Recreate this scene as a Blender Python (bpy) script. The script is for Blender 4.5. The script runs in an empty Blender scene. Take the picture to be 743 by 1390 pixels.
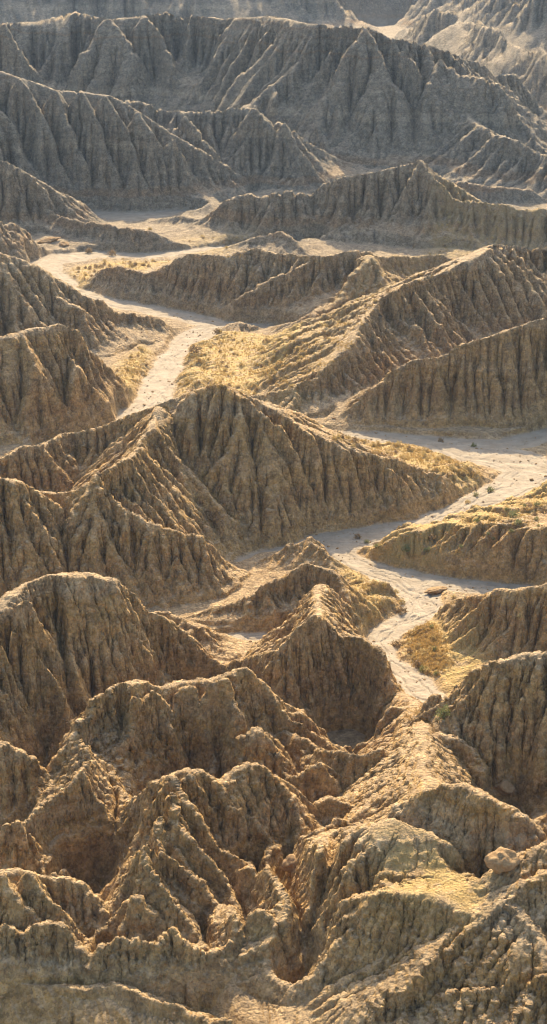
import bpy, math, random, time
import numpy as np
from mathutils import Vector, Matrix

T0 = time.time()
R = math.radians
sc = bpy.context.scene
col = sc.collection
random.seed(7)
rng = np.random.default_rng(11)

# ---------------------------------------------------------------- camera
FOC = 2600.0            # focal length in photo pixels (photo is 743 x 1390)
PITCH = R(19.0)
CAM_H = 150.0
cam_d = bpy.data.cameras.new('camera')
cam_d.sensor_fit = 'VERTICAL'
cam_d.sensor_height = 24.0
cam_d.lens = 24.0 * FOC / 1390.0
cam_d.clip_start = 1.0
cam_d.clip_end = 60000.0
cam = bpy.data.objects.new('camera', cam_d)
cam.location = (0, 0, CAM_H)
cam.rotation_euler = (R(90) - PITCH, 0, 0)
col.objects.link(cam)
sc.camera = cam

# ---------------------------------------------------------------- light
SUN_AZ = R(1.0)        # to the right of the view direction, behind the hills
SUN_EL = R(35.0)
world = bpy.data.worlds.new('World')
sc.world = world
world.use_nodes = True
nt = world.node_tree
nt.nodes.clear()
wo = nt.nodes.new('ShaderNodeOutputWorld')
bg = nt.nodes.new('ShaderNodeBackground')
sky = nt.nodes.new('ShaderNodeTexSky')
sky.sky_type = 'NISHITA'
sky.sun_disc = False
sky.sun_elevation = SUN_EL
sky.sun_rotation = SUN_AZ
sky.altitude = 300
sky.dust_density = 4.0
bg.inputs['Strength'].default_value = 0.13
nt.links.new(sky.outputs[0], bg.inputs[0])
nt.links.new(bg.outputs[0], wo.inputs[0])
sun_d = bpy.data.lights.new('sun', 'SUN')
sun_d.energy = 3.3
sun_d.angle = R(0.55)
sun_d.color = (1.0, 0.83, 0.58)
sun = bpy.data.objects.new('sun', sun_d)
sdir = Vector((math.sin(SUN_AZ) * math.cos(SUN_EL), math.cos(SUN_AZ) * math.cos(SUN_EL), math.sin(SUN_EL)))
sun.rotation_euler = sdir.to_track_quat('Z', 'Y').to_euler()
sun.location = sdir * 500
col.objects.link(sun)
sc.view_settings.view_transform = 'Standard'
sc.view_settings.look = 'None'
sc.view_settings.gamma = 1.0
sc.view_settings.exposure = 1.62
sc.cycles.use_denoising = True
sc.cycles.denoising_prefilter = 'ACCURATE'
sc.cycles.denoising_input_passes = 'RGB_ALBEDO_NORMAL'
sc.cycles.pixel_filter_type = 'BLACKMAN_HARRIS'
sc.cycles.filter_width = 1.2

# ---------------------------------------------------------------- numeric helpers
def ray(px, py):
    dx = (px - 371.5) / FOC
    dy = (py - 695.0) / FOC
    return dx, math.cos(PITCH) - dy * math.sin(PITCH), math.sin(PITCH) + dy * math.cos(PITCH)   # x, y, downward

def at_z(px, py, z):
    rx, ry, rd = ray(px, py)
    t = (CAM_H - z) / rd
    return rx * t, ry * t, z

RAMP = 0.12
def floor_z(y):
    return RAMP * np.maximum(0.0, 325.0 - y)

def at_floor(px, py):
    rx, ry, rd = ray(px, py)
    t = CAM_H / rd
    if ry * t < 325.0:
        t = (CAM_H - RAMP * 325.0) / (rd - RAMP * ry)
    y = ry * t
    return rx * t, y, max(0.0, RAMP * (325.0 - y))

def crest_from_base(px, py, pyb, slope, zb=None):
    """crest point seen at (px, py) whose face meets the floor at (px, pyb)"""
    if zb is None:
        _, yb, zb = at_floor(px, pyb)
    else:
        _, yb, _ = at_z(px, pyb, zb)
    rx, ry, rd = ray(px, py)
    T = rd / ry
    h = (CAM_H - zb - yb * T) / (1.0 + T / math.tan(R(slope)))
    h = max(h, 0.05)
    y = yb + h / math.tan(R(slope))
    return rx / ry * y, y, zb + h

def hash2(ix, iy, seed):
    h = (ix.astype(np.int64) * 374761393 + iy.astype(np.int64) * 668265263 + seed * 1274126177) & 0xffffffff
    h = ((h ^ (h >> 13)) * 1274126177) & 0xffffffff
    h = h ^ (h >> 16)
    return h

def noise2(x, y, seed=0):
    """gradient noise in -1..1"""
    x0 = np.floor(x); y0 = np.floor(y)
    fx = (x - x0).astype(np.float32); fy = (y - y0).astype(np.float32)
    ix = x0.astype(np.int64); iy = y0.astype(np.int64)
    ux = fx * fx * fx * (fx * (fx * 6 - 15) + 10)
    uy = fy * fy * fy * (fy * (fy * 6 - 15) + 10)
    def g(a, b, dx, dy):
        ang = (hash2(a, b, seed) & 1023).astype(np.float32) * np.float32(2 * math.pi / 1024)
        return np.cos(ang) * dx + np.sin(ang) * dy
    n00 = g(ix, iy, fx, fy); n10 = g(ix + 1, iy, fx - 1, fy)
    n01 = g(ix, iy + 1, fx, fy - 1); n11 = g(ix + 1, iy + 1, fx - 1, fy - 1)
    a = n00 + ux * (n10 - n00); b = n01 + ux * (n11 - n01)
    return (a + uy * (b - a)) * 1.5

def fbm(x, y, octs=4, seed=0, gain=0.5):
    s = 0; a = 1.0; f = 1.0; t = 0
    for o in range(octs):
        s = s + a * noise2(x * f + 17.3 * o, y * f - 9.1 * o, seed + o)
        t += a; a *= gain; f *= 2.03
    return s / t

# ---------------------------------------------------------------- simulation grid (rows: log distance, columns: bearing)
DA = 0.00078
COARSE_K, FINE_K = 0.12, 0.15
A_MAX = 0.2
V0, V1 = math.log(150.0), math.log(2300.0)
NC = int(2 * A_MAX / DA) + 1
NR = int((V1 - V0) / DA) + 1
av = np.linspace(-A_MAX, A_MAX, NC)
vv = np.linspace(V0, V1, NR)
GY = np.exp(vv)[:, None].astype(np.float64) * np.ones((1, NC))
GX = GY * av[None, :]

# ---------------------------------------------------------------- traced relief
# every ridge: (owner key, mode, points, slope on the right-hand side of travel, slope on the left)
# mode 'b': (px, py of crest, py of the foot below it); mode 'z': (px, py, height)
RIDGES = []
def rb(key, pts, sr=45, sl=38, zb=None):
    pts = [crest_from_base(p[0], p[1], p[2], sr, zb) for p in pts]
    if zb is not None: ZB[len(RIDGES)] = zb
    RIDGES.append((key, pts, sr, sl))
ZB = {}
ROUND = {'dome': 0.020, 'left_shoulder': 0.012, 'fin_ridge': 0.012, 'left_mound': 0.018, 'grey_mound': 0.016, 'crumbly': 0.009, 'spine': 0.010, 'pyramid': 0.006, 'butte': 0.005,
         'mesa': 0.006, 'horn': 0.009, 'claw': 0.006, 'tusk': 0.008, 'gorge_wall': 0.006, 'right_crag': 0.006, 'pit_wall': 0.006, 'corner_hill': 0.008, 'front_rim': 0.008, 'pinnacle': 0.005}
FLUTE = {'crumbly': 1.9, 'left_mound': 1.2, 'front_rim': 1.4, 'mesa': 0.3, 'spine': 0.5, 'grey_mound': 0.25, 'cut_bank': 0.5, 'knoll': 0.4, 'dome': 0.9, 'left_shoulder': 0.7, 'fin_ridge': 0.9, 'far_ridge': 1.3, 'pleated': 1.3, 'pale_spur': 1.2, 'fluted': 0.8, 'central': 0.9}
def rz(key, pts, sr=45, sl=38):
    RIDGES.append((key, [at_z(*p) for p in pts], sr, sl))

# far background
rb('far_back', [(-150, -30, 58), (100, -40, 58), (300, -35, 58), (420, -40, 48), (500, -40, 34), (560, -30, 36), (640, -30, 55), (743, -30, 92), (900, -30, 105)], 46, 34)
rb('far_back', [(-60, -10, 40), (0, 8, 44), (25, 14, 46), (48, 38, 48)], 40, 34)
rb('far_back', [(150, -20, 40), (205, 2, 44), (232, 20, 46)], 40, 34)
rb('far_back', [(290, -15, 44), (330, 8, 46), (360, 22, 48), (388, 28, 46)], 38, 34)
rb('far_back', [(400, -10, 40), (425, 10, 42), (458, 36, 40)], 38, 30)
rb('far_right', [(540, 42, 76), (558, 30, 91), (580, 15, 101), (610, 17, 111), (650, 30, 126), (690, 50, 144), (743, 76, 161), (820, 120, 186)], 54, 50)
# long far ridge
rb('far_ridge', [(-60, 38, 190), (0, 40, 190), (55, 38, 192), (75, 30, 193), (100, 22, 195), (125, 28, 196), (150, 32, 198), (200, 27, 200), (235, 18, 202), (260, 25, 203), (300, 32, 205),
                 (350, 29, 215), (372, 27, 220), (420, 38, 236), (490, 40, 245), (530, 58, 246), (560, 62, 245), (610, 82, 240), (655, 92, 225), (700, 108, 200), (720, 130, 185), (735, 165, 175)], 46, 36)
rb('far_ridge', [(100, 22, 195), (150, 70, 195), (190, 95, 198), (230, 118, 200), (275, 158, 205)], 40, 40)
rb('far_ridge', [(45, 42, 190), (75, 75, 188), (95, 95, 185), (125, 128, 180)], 40, 40)
rb('far_ridge', [(440, 42, 243), (470, 72, 243), (505, 100, 243), (515, 135, 243), (545, 175, 243), (600, 228, 245)], 42, 42)
rb('far_ridge', [(555, 62, 245), (590, 115, 247), (625, 160, 247), (670, 188, 268), (743, 210, 278), (800, 225, 285)], 36, 30)
for pts in ([(200, 27), (228, 66), (262, 108), (300, 150)], [(300, 32), (322, 80), (338, 128), (352, 170)], [(350, 29), (372, 78), (384, 130), (395, 185)], [(395, 33), (418, 85), (432, 140), (446, 205)],
            [(490, 40), (520, 82), (552, 128), (588, 190)], [(530, 58), (566, 96), (596, 140), (632, 196)], [(610, 82), (640, 118), (678, 150), (716, 178)], [(150, 32), (186, 72), (216, 100)], [(10, 40), (30, 75), (46, 110)], [(655, 92), (684, 124), (716, 152)]):
    rb('far_ridge', [(a, b, 202 + max(0, min(44, (a - 300) * 0.28))) for a, b in pts], 48, 48)
# pleated ridge on the left and the one behind it
rb('pleated', [(-60, 90, 300), (0, 101, 295), (30, 112, 292), (75, 128, 288), (110, 130, 288), (145, 135, 288), (170, 145, 288), (205, 168, 287), (230, 188, 286), (260, 205, 285), (300, 230, 280), (330, 246, 274), (355, 265, 268)], 46, 38)
rb('pleated', [(-30, 140, 300), (15, 160, 297), (50, 195, 292), (70, 230, 289)], 46, 40)
for pts in ([(30, 112), (58, 158), (84, 212)], [(75, 128), (98, 176), (118, 232)], [(110, 130), (140, 178), (160, 236)], [(145, 135), (178, 190), (196, 240)], [(190, 158), (214, 205), (232, 250)], [(235, 190), (256, 228), (272, 262)]):
    rb('pleated', [(a, b, 292) for a, b in pts], 52, 52)
for pts in ([(255, 158), (276, 196), (296, 238)], [(345, 153), (376, 192), (404, 226)], [(385, 172), (412, 206), (440, 232)]):
    rb('pale_spur', [(a, b, 274) for a, b in pts], 50, 50)
rb('pale_spur', [(145, 135, 270), (200, 147, 270), (255, 158, 270), (290, 156, 271), (315, 152, 271), (340, 152, 270), (370, 165, 268), (400, 180, 266), (440, 195, 260), (480, 237, 254)], 42, 38)
rb('pale_spur', [(320, 153, 270), (345, 178, 270), (370, 200, 270), (420, 240, 270)], 40, 40)
# low cliff in front of the far pool
rb('low_cliff', [(-60, 205, 330), (0, 223, 330), (25, 240, 329), (45, 265, 328), (70, 290, 328), (105, 301, 336), (150, 304, 342), (200, 310, 346), (235, 320, 345), (262, 331, 342), (274, 336, 339)], 56, 30)
# crested ridge in the centre distance
rb('crested', [(195, 303, 306), (222, 293, 309), (270, 288, 322), (330, 270, 331), (380, 262, 336), (440, 252, 338), (500, 240, 339), (545, 232, 340), (573, 224, 345), (592, 250, 347), (640, 278, 348), (690, 283, 350), (760, 290, 352), (840, 300, 360)], 46, 33)
rb('crested', [(622, 246, 282), (651, 248, 284), (680, 252, 285), (715, 254, 284), (729, 266, 282)], 60, 34)
rb('knoll', [(306, 338, 346), (345, 322, 350), (380, 313, 353), (405, 325, 354), (425, 345, 354), (442, 351, 355)], 38, 34)
# centre ridge above the upper wash
rb('mid_ridge', [(118, 381, 392), (135, 363, 400), (190, 368, 415), (225, 360, 421), (255, 350, 424), (310, 352, 431), (345, 343, 434), (371, 349, 437), (441, 353, 450), (486, 345, 440), (530, 350, 425), (581, 352, 415), (630, 350, 415)], 48, 26)
# shrubby ridge descending to the left
rb('shrub_ridge', [(840, 330, 460), (743, 338, 470), (691, 334, 480), (651, 350, 490), (616, 370, 500), (556, 390, 520), (531, 407, 530), (500, 440, 545), (471, 478, 560), (440, 510, 572), (421, 530, 576), (371, 533, 570), (340, 538, 563)][::-1], 46, 24)
rb('shrub_ridge', [(371, 502, 520), (415, 447, 480), (446, 407, 465), (486, 365, 455), (500, 352, 450)], 42, 26)
# fluted ridge at right
rb('fluted', [(450, 576, 580), (501, 530, 584), (536, 505, 586), (561, 492, 587), (596, 489, 588), (621, 475, 588), (671, 460, 589), (743, 437, 588), (840, 415, 590)], 55, 36)
# hills left of the upper wash
rb('left_knob', [(-60, 275, 380), (0, 288, 375), (28, 296, 370), (50, 315, 362), (57, 338, 350)], 46, 40)
rb('left_slope', [(-60, 335, 520), (0, 347, 510), (50, 367, 500), (85, 390, 492), (125, 410, 487), (180, 421, 475), (220, 432, 462), (246, 446, 450)], 40, 40)
rb('left_slope', [(60, 400, 500), (110, 425, 495), (150, 445, 485), (172, 470, 478)], 40, 40)
rb('left_hill', [(-60, 475, 620), (0, 462, 610), (50, 450, 600), (85, 444, 592), (110, 455, 588), (130, 480, 582), (145, 505, 576), (158, 540, 572), (166, 562, 568)], 50, 40)
rb('left_hill', [(85, 446, 592), (95, 490, 595), (105, 530, 598), (120, 565, 600)], 50, 45)
rb('left_hill', [(30, 455, 605), (45, 510, 612), (60, 560, 615)], 50, 45)
# big central ridge
rb('central', [(-40, 650, 720), (0, 632, 720), (35, 610, 715), (65, 608, 710), (95, 592, 700), (130, 587, 700), (165, 575, 705), (200, 562, 715), (220, 555, 720), (255, 541, 735), (285, 529, 745), (300, 527, 750), (330, 545, 750), (350, 558, 748), (371, 567, 743),
               (401, 585, 735), (436, 597, 728), (471, 610, 722), (516, 625, 715), (561, 633, 699), (606, 645, 687), (641, 657, 670), (658, 661, 665)], 48, 27)
rb('central', [(215, 562, 745), (235, 625, 755), (270, 665, 757), (300, 692, 757), (325, 712, 752), (340, 740, 750)], 46, 42)
rb('central', [(262, 540, 748), (268, 605, 748), (300, 640, 748), (335, 670, 748), (368, 705, 746)], 46, 44)
rb('central', [(315, 535, 748), (335, 585, 748), (362, 640, 745), (395, 700, 740)], 46, 46)
rb('buttress', [(30, 665, 800), (50, 673, 805), (77, 676, 815), (101, 672, 825), (116, 664, 830), (135, 650, 835), (150, 640, 830), (170, 630, 815), (190, 612, 790), (205, 588, 760), (215, 558, 725)], 50, 42)
rb('buttress', [(140, 650, 835), (160, 692, 835), (199, 711, 833), (239, 726, 828), (280, 732, 818), (305, 750, 805), (325, 770, 795), (337, 787, 790)], 48, 42)
rb('left_shoulder', [(-60, 640, 850), (0, 654, 850), (17, 657, 848)], 52, 42)
rb('left_shoulder', [(17, 657, 848), (37, 675, 840), (47, 701, 830), (61, 724, 815), (77, 751, 800), (92, 779, 790)], 52, 60)
# dome
rb('dome', [(-40, 850, 1035), (0, 838, 1030), (20, 812, 1022), (44, 798, 1015), (67, 791, 1008), (94, 785, 1002), (118, 783, 996), (141, 790, 992)], 62, 42)
rb('dome', [(141, 790, 992), (155, 802, 988), (165, 822, 984), (175, 839, 980), (188, 862, 974), (195, 900, 966), (205, 930, 958)], 62, 62)
rb('dome', [(100, 800, 998), (124, 850, 983), (145, 863, 973), (158, 884, 963), (172, 917, 950)], 64, 64)
rb('dome', [(45, 815, 1038), (60, 850, 1028), (70, 900, 1018), (90, 960, 1008)], 64, 64)
rb('dome', [(-10, 870, 1053), (20, 905, 1048), (40, 935, 1038), (62, 965, 1023)], 64, 64)
rb('dome', [(-30, 910, 1068), (0, 922, 1063), (34, 947, 1053), (44, 968, 1048), (57, 1010, 1040)], 64, 64)
rb('dome', [(-30, 950, 1078), (0, 964, 1073), (17, 990, 1063), (34, 1027, 1053)], 64, 64)
# low spurs and the hollow
rb('low_spur', [(185, 840, 881), (200, 836, 884), (229, 831, 889), (263, 845, 899), (287, 868, 902), (311, 884, 904)], 40, 34)
rb('low_spur', [(186, 860, 934), (200, 867, 934), (239, 884, 934), (273, 903, 931), (300, 912, 927)], 42, 30)
rb('hollow', [(335, 768, 772), (365, 752, 778), (394, 738, 785), (423, 729, 790), (437, 743, 795), (447, 765, 800)], 46, 40)
rb('hollow', [(255, 835, 850), (297, 821, 858), (336, 802, 862), (370, 790, 862), (394, 780, 860), (418, 771, 858), (450, 780, 858), (466, 805, 862), (476, 830, 868), (487, 858, 872)], 46, 38)
rz('butte', [(430, 842, 17), (432, 815, 13.5), (434, 796, 11)], 42, 42)
rb('butte', [(300, 908, 940), (316, 901, 955), (345, 895, 975), (384, 884, 990), (399, 864, 992), (408, 853, 992), (428, 840, 985), (442, 850, 978), (466, 870, 972), (491, 872, 976)], 60, 56)
rb('butte', [(491, 872, 976), (505, 879, 982), (520, 894, 985), (529, 918, 985), (550, 944, 980), (560, 955, 985)], 60, 62)
# ridge with rounded buttresses
rb('fin_ridge', [(100, 1000, 1092), (121, 975, 1095), (135, 954, 1095), (148, 944, 1090), (168, 932, 1085), (195, 931, 1075), (219, 939, 1068), (248, 932, 1062), (282, 927, 1060), (307, 918, 1062), (322, 912, 1065)], 58, 40)
rb('fin_ridge', [(322, 912, 1065), (332, 920, 1062), (345, 942, 1058), (360, 971, 1052), (370, 1000, 1045)], 58, 60)
rb('fin_ridge', [(190, 945, 1090), (180, 975, 1090), (165, 1000, 1097)], 66, 66)
rb('fin_ridge', [(210, 945, 1080), (230, 965, 1077), (245, 990, 1074), (262, 1030, 1072)], 66, 66)
rb('fin_ridge', [(255, 935, 1074), (270, 970, 1074), (290, 1020, 1074), (303, 1055, 1074)], 66, 66)
rb('fin_ridge', [(300, 922, 1074), (312, 960, 1072), (325, 1000, 1070)], 66, 66)
rb('crumbly', [(-30, 1130, 1190), (7, 1121, 1188), (27, 1117, 1186), (44, 1114, 1184), (64, 1104, 1182), (84, 1087, 1180), (104, 1073, 1178), (122, 1066, 1172), (128, 1040, 1160), (126, 1020, 1130), (115, 1000, 1110)], 50, 45)
rb('crumbly', [(7, 1121, 1193), (35, 1150, 1195), (62, 1180, 1197)], 60, 60)
rb('crumbly', [(27, 1117, 1195), (50, 1140, 1197), (74, 1158, 1197), (100, 1180, 1195)], 60, 60)
rb('crumbly', [(50, 1110, 1191), (74, 1127, 1191), (91, 1147, 1190), (105, 1168, 1188)], 60, 60)
rb('left_mound', [(-40, 1000, 1120), (0, 1015, 1118), (17, 1025, 1116), (37, 1036, 1112), (47, 1052, 1110), (67, 1059, 1105), (80, 1076, 1092)], 55, 45)
# pyramid
rb('pyramid', [(160, 1090, 1165), (183, 1080, 1175), (205, 1068, 1190), (231, 1058, 1200), (270, 1049, 1205), (287, 1061, 1205), (304, 1066, 1200), (321, 1054, 1195), (338, 1042, 1190), (355, 1047, 1185), (368, 1057, 1180), (381, 1081, 1175), (387, 1100, 1170)], 50, 45)
rb('pyramid', [(255, 1055, 1210), (267, 1074, 1210), (297, 1088, 1205), (318, 1101, 1200), (344, 1111, 1195), (358, 1130, 1190), (363, 1155, 1183)], 60, 60)
rb('pyramid', [(231, 1060, 1215), (254, 1098, 1227), (274, 1125, 1233), (291, 1145, 1235), (328, 1160, 1233), (348, 1176, 1227), (366, 1202, 1217)], 60, 60)
rb('pyramid', [(228, 1080, 1230), (240, 1128, 1245), (267, 1155, 1255), (287, 1178, 1257), (307, 1199, 1255), (324, 1211, 1252), (336, 1239, 1247)], 60, 60)
rb('pyramid', [(215, 1112, 1235), (205, 1140, 1250), (220, 1160, 1267), (243, 1178, 1273), (270, 1190, 1273), (290, 1212, 1271), (302, 1238, 1267)], 60, 60)
rb('pyramid', [(200, 1150, 1280), (212, 1178, 1290), (237, 1226, 1300), (260, 1245, 1303), (284, 1280, 1301)], 60, 60)
rb('pinnacle', [(125, 1277, 1292), (158, 1252, 1300), (174, 1230, 1305), (185, 1220, 1308), (196, 1236, 1308), (215, 1252, 1305), (232, 1267, 1300)], 52, 48)
rb('corner_hill', [(-40, 1185, 1290), (0, 1188, 1290), (27, 1184, 1290), (47, 1191, 1288), (67, 1197, 1286), (91, 1195, 1284), (104, 1201, 1282), (118, 1215, 1280), (135, 1237, 1277), (142, 1258, 1273)], 50, 45)
rb('corner_hill', [(40, 1188, 1305), (57, 1218, 1310), (77, 1235, 1310), (101, 1263, 1305)], 60, 60)
rb('corner_hill', [(8, 1190, 1310), (30, 1225, 1315), (50, 1245, 1315), (63, 1264, 1310)], 60, 60)
rb('front_rim', [(-40, 1255, 1340), (0, 1258, 1340), (20, 1278, 1340), (44, 1262, 1340), (67, 1262, 1340), (94, 1263, 1340), (114, 1265, 1335), (130, 1278, 1330)], 52, 48)
rb('front_rim', [(140, 1282, 1345), (160, 1276, 1348), (190, 1280, 1350), (215, 1276, 1350), (238, 1262, 1350), (257, 1273, 1345), (287, 1290, 1340), (300, 1300, 1335)], 52, 48)
rz('front_rim', [(-80, 1325, 13), (30, 1340, 14), (150, 1338, 16), (240, 1362, 17), (330, 1395, 18)], 40, 40)
rz('front_rim', [(350, 1345, 12), (440, 1335, 14), (560, 1362, 18), (680, 1340, 21), (800, 1320, 24)], 40, 40)
rz('front_rim', [(560, 1362, 18), (530, 1400, 18)], 42, 42)
for pts in ([(30, 1340, 14), (22, 1365, 12), (14, 1400, 10)], [(95, 1339, 15), (92, 1366, 13), (84, 1405, 11)], [(190, 1350, 16.5), (196, 1378, 14), (190, 1420, 12)], [(440, 1335, 14), (452, 1362, 12), (450, 1400, 10)], [(500, 1348, 16), (512, 1376, 14), (508, 1420, 12)],
            [(620, 1350, 19.5), (640, 1378, 17), (640, 1420, 15)], [(700, 1336, 21.5), (716, 1368, 19), (715, 1420, 17)]):
    rz('front_rim', pts, 55, 55)
rb('claw', [(288, 1282, 1330), (301, 1259, 1328), (314, 1244, 1322), (325, 1249, 1315), (345, 1241, 1305), (357, 1216, 1295), (370, 1206, 1285), (381, 1184, 1280), (392, 1190, 1280), (400, 1212, 1278), (410, 1232, 1275), (418, 1256, 1272)], 55, 48)
rb('claw', [(350, 1240, 1320), (365, 1245, 1325), (376, 1262, 1328), (386, 1292, 1325)], 55, 48)
rb('horn', [(312, 1055, 1075), (321, 1034, 1085), (334, 1007, 1092), (351, 995, 1095)], 56, 46)
rb('horn', [(351, 995, 1095), (365, 1004, 1095), (375, 1020, 1095), (385, 1054, 1095), (394, 1082, 1095)], 56, 60)
rb('pit_wall', [(371, 990, 1050), (402, 1004, 1062), (422, 1014, 1075), (442, 1021, 1090), (477, 1026, 1098), (501, 1025, 1098), (515, 1020, 1098)], 55, 42)
rb('pit_wall', [(388, 1053, 1100), (408, 1056, 1105), (425, 1047, 1105), (437, 1040, 1105)], 55, 42)
# spine running towards the viewer
rz('spine', [(550, 946, 6), (562, 960, 9), (576, 985, 14), (577, 1012, 18), (570, 1030, 20), (575, 1052, 22), (590, 1070, 24), (600, 1073, 25)], 38, 42)
rb('spine', [(499, 985, 1030), (513, 963, 1030), (540, 964, 1025), (560, 962, 1020)], 60, 45)
rb('spine', [(577, 1008, 1090), (598, 998, 1085), (615, 1007, 1088), (636, 1018, 1090), (648, 1036, 1094), (660, 1065, 1098), (670, 1079, 1100), (687, 1094, 1102)], 60, 48)
rb('grey_mound', [(530, 1115, 1135), (545, 1102, 1140), (560, 1092, 1150), (583, 1077, 1160), (603, 1069, 1165), (628, 1069, 1170), (652, 1079, 1175), (677, 1093, 1176), (697, 1109, 1174), (706, 1130, 1172), (714, 1158, 1170)], 50, 45, zb=24)
rb('tusk', [(428, 1116, 1150), (436, 1095, 1150), (452, 1086, 1150), (470, 1092, 1150), (493, 1101, 1150), (515, 1107, 1145)], 55, 45)
rb('tusk', [(415, 1190, 1240), (418, 1162, 1235), (425, 1142, 1225), (435, 1121, 1215), (449, 1111, 1205), (470, 1116, 1200), (495, 1116, 1195), (515, 1116, 1185), (535, 1113, 1170)], 58, 48)
rz('mesa', [(515, 1122, 25), (534, 1116, 28.5), (558, 1126, 28), (583, 1135, 27.5), (607, 1150, 26.5), (632, 1171, 25.2)], 30, 48)
rz('mesa', [(493, 1230, 23.5), (513, 1221, 25), (542, 1228, 25), (599, 1231, 25), (620, 1238, 25), (645, 1243, 25), (665, 1238, 25.5), (690, 1226, 26.5), (720, 1200, 28), (770, 1180, 29)], 52, 25)
rz('mesa', [(660, 1200, 26), (701, 1175, 28), (725, 1154, 29.5), (780, 1135, 31)], 28, 40)
rz('mesa', [(430, 1245, 14), (450, 1215, 17), (475, 1180, 20.5), (500, 1150, 23.5), (522, 1128, 26)], 46, 46)
rz('mesa', [(430, 1275, 17.5), (460, 1250, 20.5), (490, 1230, 23), (513, 1215, 25)], 46, 46)
rz('mesa', [(440, 1255, 16), (465, 1225, 19), (495, 1190, 22.5), (520, 1165, 25.5)], 46, 46)
rz('mesa', [(530, 1300, 18), (560, 1293, 19), (600, 1280, 20.5), (620, 1262, 22.5), (640, 1243, 25)], 48, 48)
rz('mesa', [(656, 1240, 25.3), (668, 1264, 23.5), (690, 1295, 21.5)], 36, 34)
rz('mesa', [(690, 1226, 26.5), (720, 1260, 25), (750, 1295, 23.5)], 32, 32)
# right-hand hills
rb('right_crag', [(594, 828, 842), (602, 819, 848), (618, 814, 862), (651, 813, 890), (676, 804, 912), (696, 806, 918), (743, 795, 925), (840, 785, 925)], 46, 40)
rb('gorge_wall', [(617, 985, 1005), (621, 972, 1030), (627, 952, 1055), (634, 930, 1075), (650, 912, 1090)], 52, 66)
rb('gorge_wall', [(650, 912, 1090), (675, 900, 1095), (710, 893, 1100), (743, 890, 1105), (840, 880, 1110)], 52, 44)
rb('edge_crag', [(690, 1112, 1140), (701, 1104, 1145), (725, 1100, 1148), (780, 1092, 1150)], 55, 45)
rb('edge_crag', [(728, 1085, 1110), (733, 1063, 1110), (780, 1055, 1110)], 60, 45)
rb('cut_bank', [(560, 768, 772), (581, 770, 783), (611, 756, 794), (651, 755, 797), (696, 740, 797), (743, 722, 790), (840, 700, 780)], 62, 9)
rb('cut_bank', [(573, 798, 802), (586, 795, 806), (606, 804, 812)], 60, 30)

# terraces: polygon in photo pixels at a height
PADS = [
    ('upper_terrace', 2.2, [(250, 462), (290, 446), (400, 460), (425, 470), (390, 520), (330, 538), (262, 522), (240, 540), (240, 505)], 30),
    ('right_terrace', 1.6, [(500, 740), (540, 737), (600, 717), (660, 692), (743, 660), (840, 640), (840, 705), (743, 726), (696, 744), (651, 757), (611, 759), (581, 770), (540, 768), (510, 755)], 35),
    ('inner_terrace', 2.4, [(455, 762), (480, 770), (518, 800), (545, 826), (538, 840), (510, 850), (492, 862), (478, 825), (465, 795)], 35),
    ('grass_bank', 1.1, [(575, 832), (605, 850), (660, 890), (670, 915), (625, 945), (592, 926), (568, 908), (548, 878), (560, 852)], 14),
    ('left_bank', 1.6, [(160, 492), (190, 470), (207, 475), (200, 500), (176, 540), (157, 532)], 35),
    ('bend_bar', 0.8, [(92, 372), (110, 358), (150, 353), (240, 354), (190, 368), (135, 366), (120, 388), (106, 396)], 30),
    ('middle_terrace', 3.0, [(440, 590), (500, 595), (580, 606), (640, 630), (665, 655), (640, 660), (560, 640), (480, 615)], 30),
    ('mesa', 24.8, [(525, 1160), (600, 1158), (652, 1192), (668, 1215), (640, 1242), (513, 1221)], 45),
]
# dry washes: centre line in photo pixels with half width in metres
WASHES = [
    ('far_pool', [(86, 291, 5), (130, 291, 8), (180, 295, 13), (235, 289, 7), (262, 288, 4)]),
    ('far_pan', [(470, 37, 22), (510, 37, 26), (545, 35, 14)]),
    ('upper_wash', [(430, 332, 4), (340, 335, 4), (270, 340, 4), (200, 348, 5), (130, 346, 6.5), (85, 350, 8), (60, 358, 7), (62, 372, 6), (90, 393, 6), (140, 410, 5), (200, 420, 5), (260, 433, 6), (292, 441, 6), (272, 452, 5), (245, 470, 4), (225, 500, 4.2), (212, 530, 4.8), (195, 555, 5.2), (175, 580, 5), (140, 592, 5), (100, 600, 4), (70, 606, 4)]),
    ('upper_wash', [(292, 440, 5), (340, 443, 4), (400, 452, 2.5)]),
    ('lower_wash', [(426, 587, 3), (496, 591, 4), (571, 600, 6), (640, 612, 9), (690, 622, 10), (722, 640, 9), (715, 658, 8), (690, 668, 7), (641, 687, 5), (591, 710, 5.5), (546, 724, 7), (490, 730, 7), (446, 736, 6), (462, 754, 4), (491, 770, 4.5), (536, 784, 6), (571, 806, 4.5), (580, 828, 4), (536, 850, 4), (510, 872, 3), (526, 900, 3.6), (561, 930, 4), (606, 968, 2)]),
    ('lower_wash', [(640, 606, 6), (700, 602, 5), (760, 588, 5), (820, 580, 5)]),
    ('lower_wash', [(545, 783, 4), (600, 792, 4.5), (660, 800, 4.5), (710, 803, 4)]),
    ('lower_wash', [(446, 736, 5), (385, 745, 1.6), (345, 751, 1.0), (325, 763, 0.7)]),
    ('hollow_wash', [(300, 863, 0.8), (335, 866, 1.8), (365, 866, 2.2), (390, 860, 1.8)]),
    ('pit', [(468, 979, 3.8), (465, 992, 4.9), (468, 1007, 4.8), (482, 1015, 3.2)]),
]

# ---------------------------------------------------------------- height field
keys = []
def kid(k):
    if k not in keys: keys.append(k)
    return keys.index(k)

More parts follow.
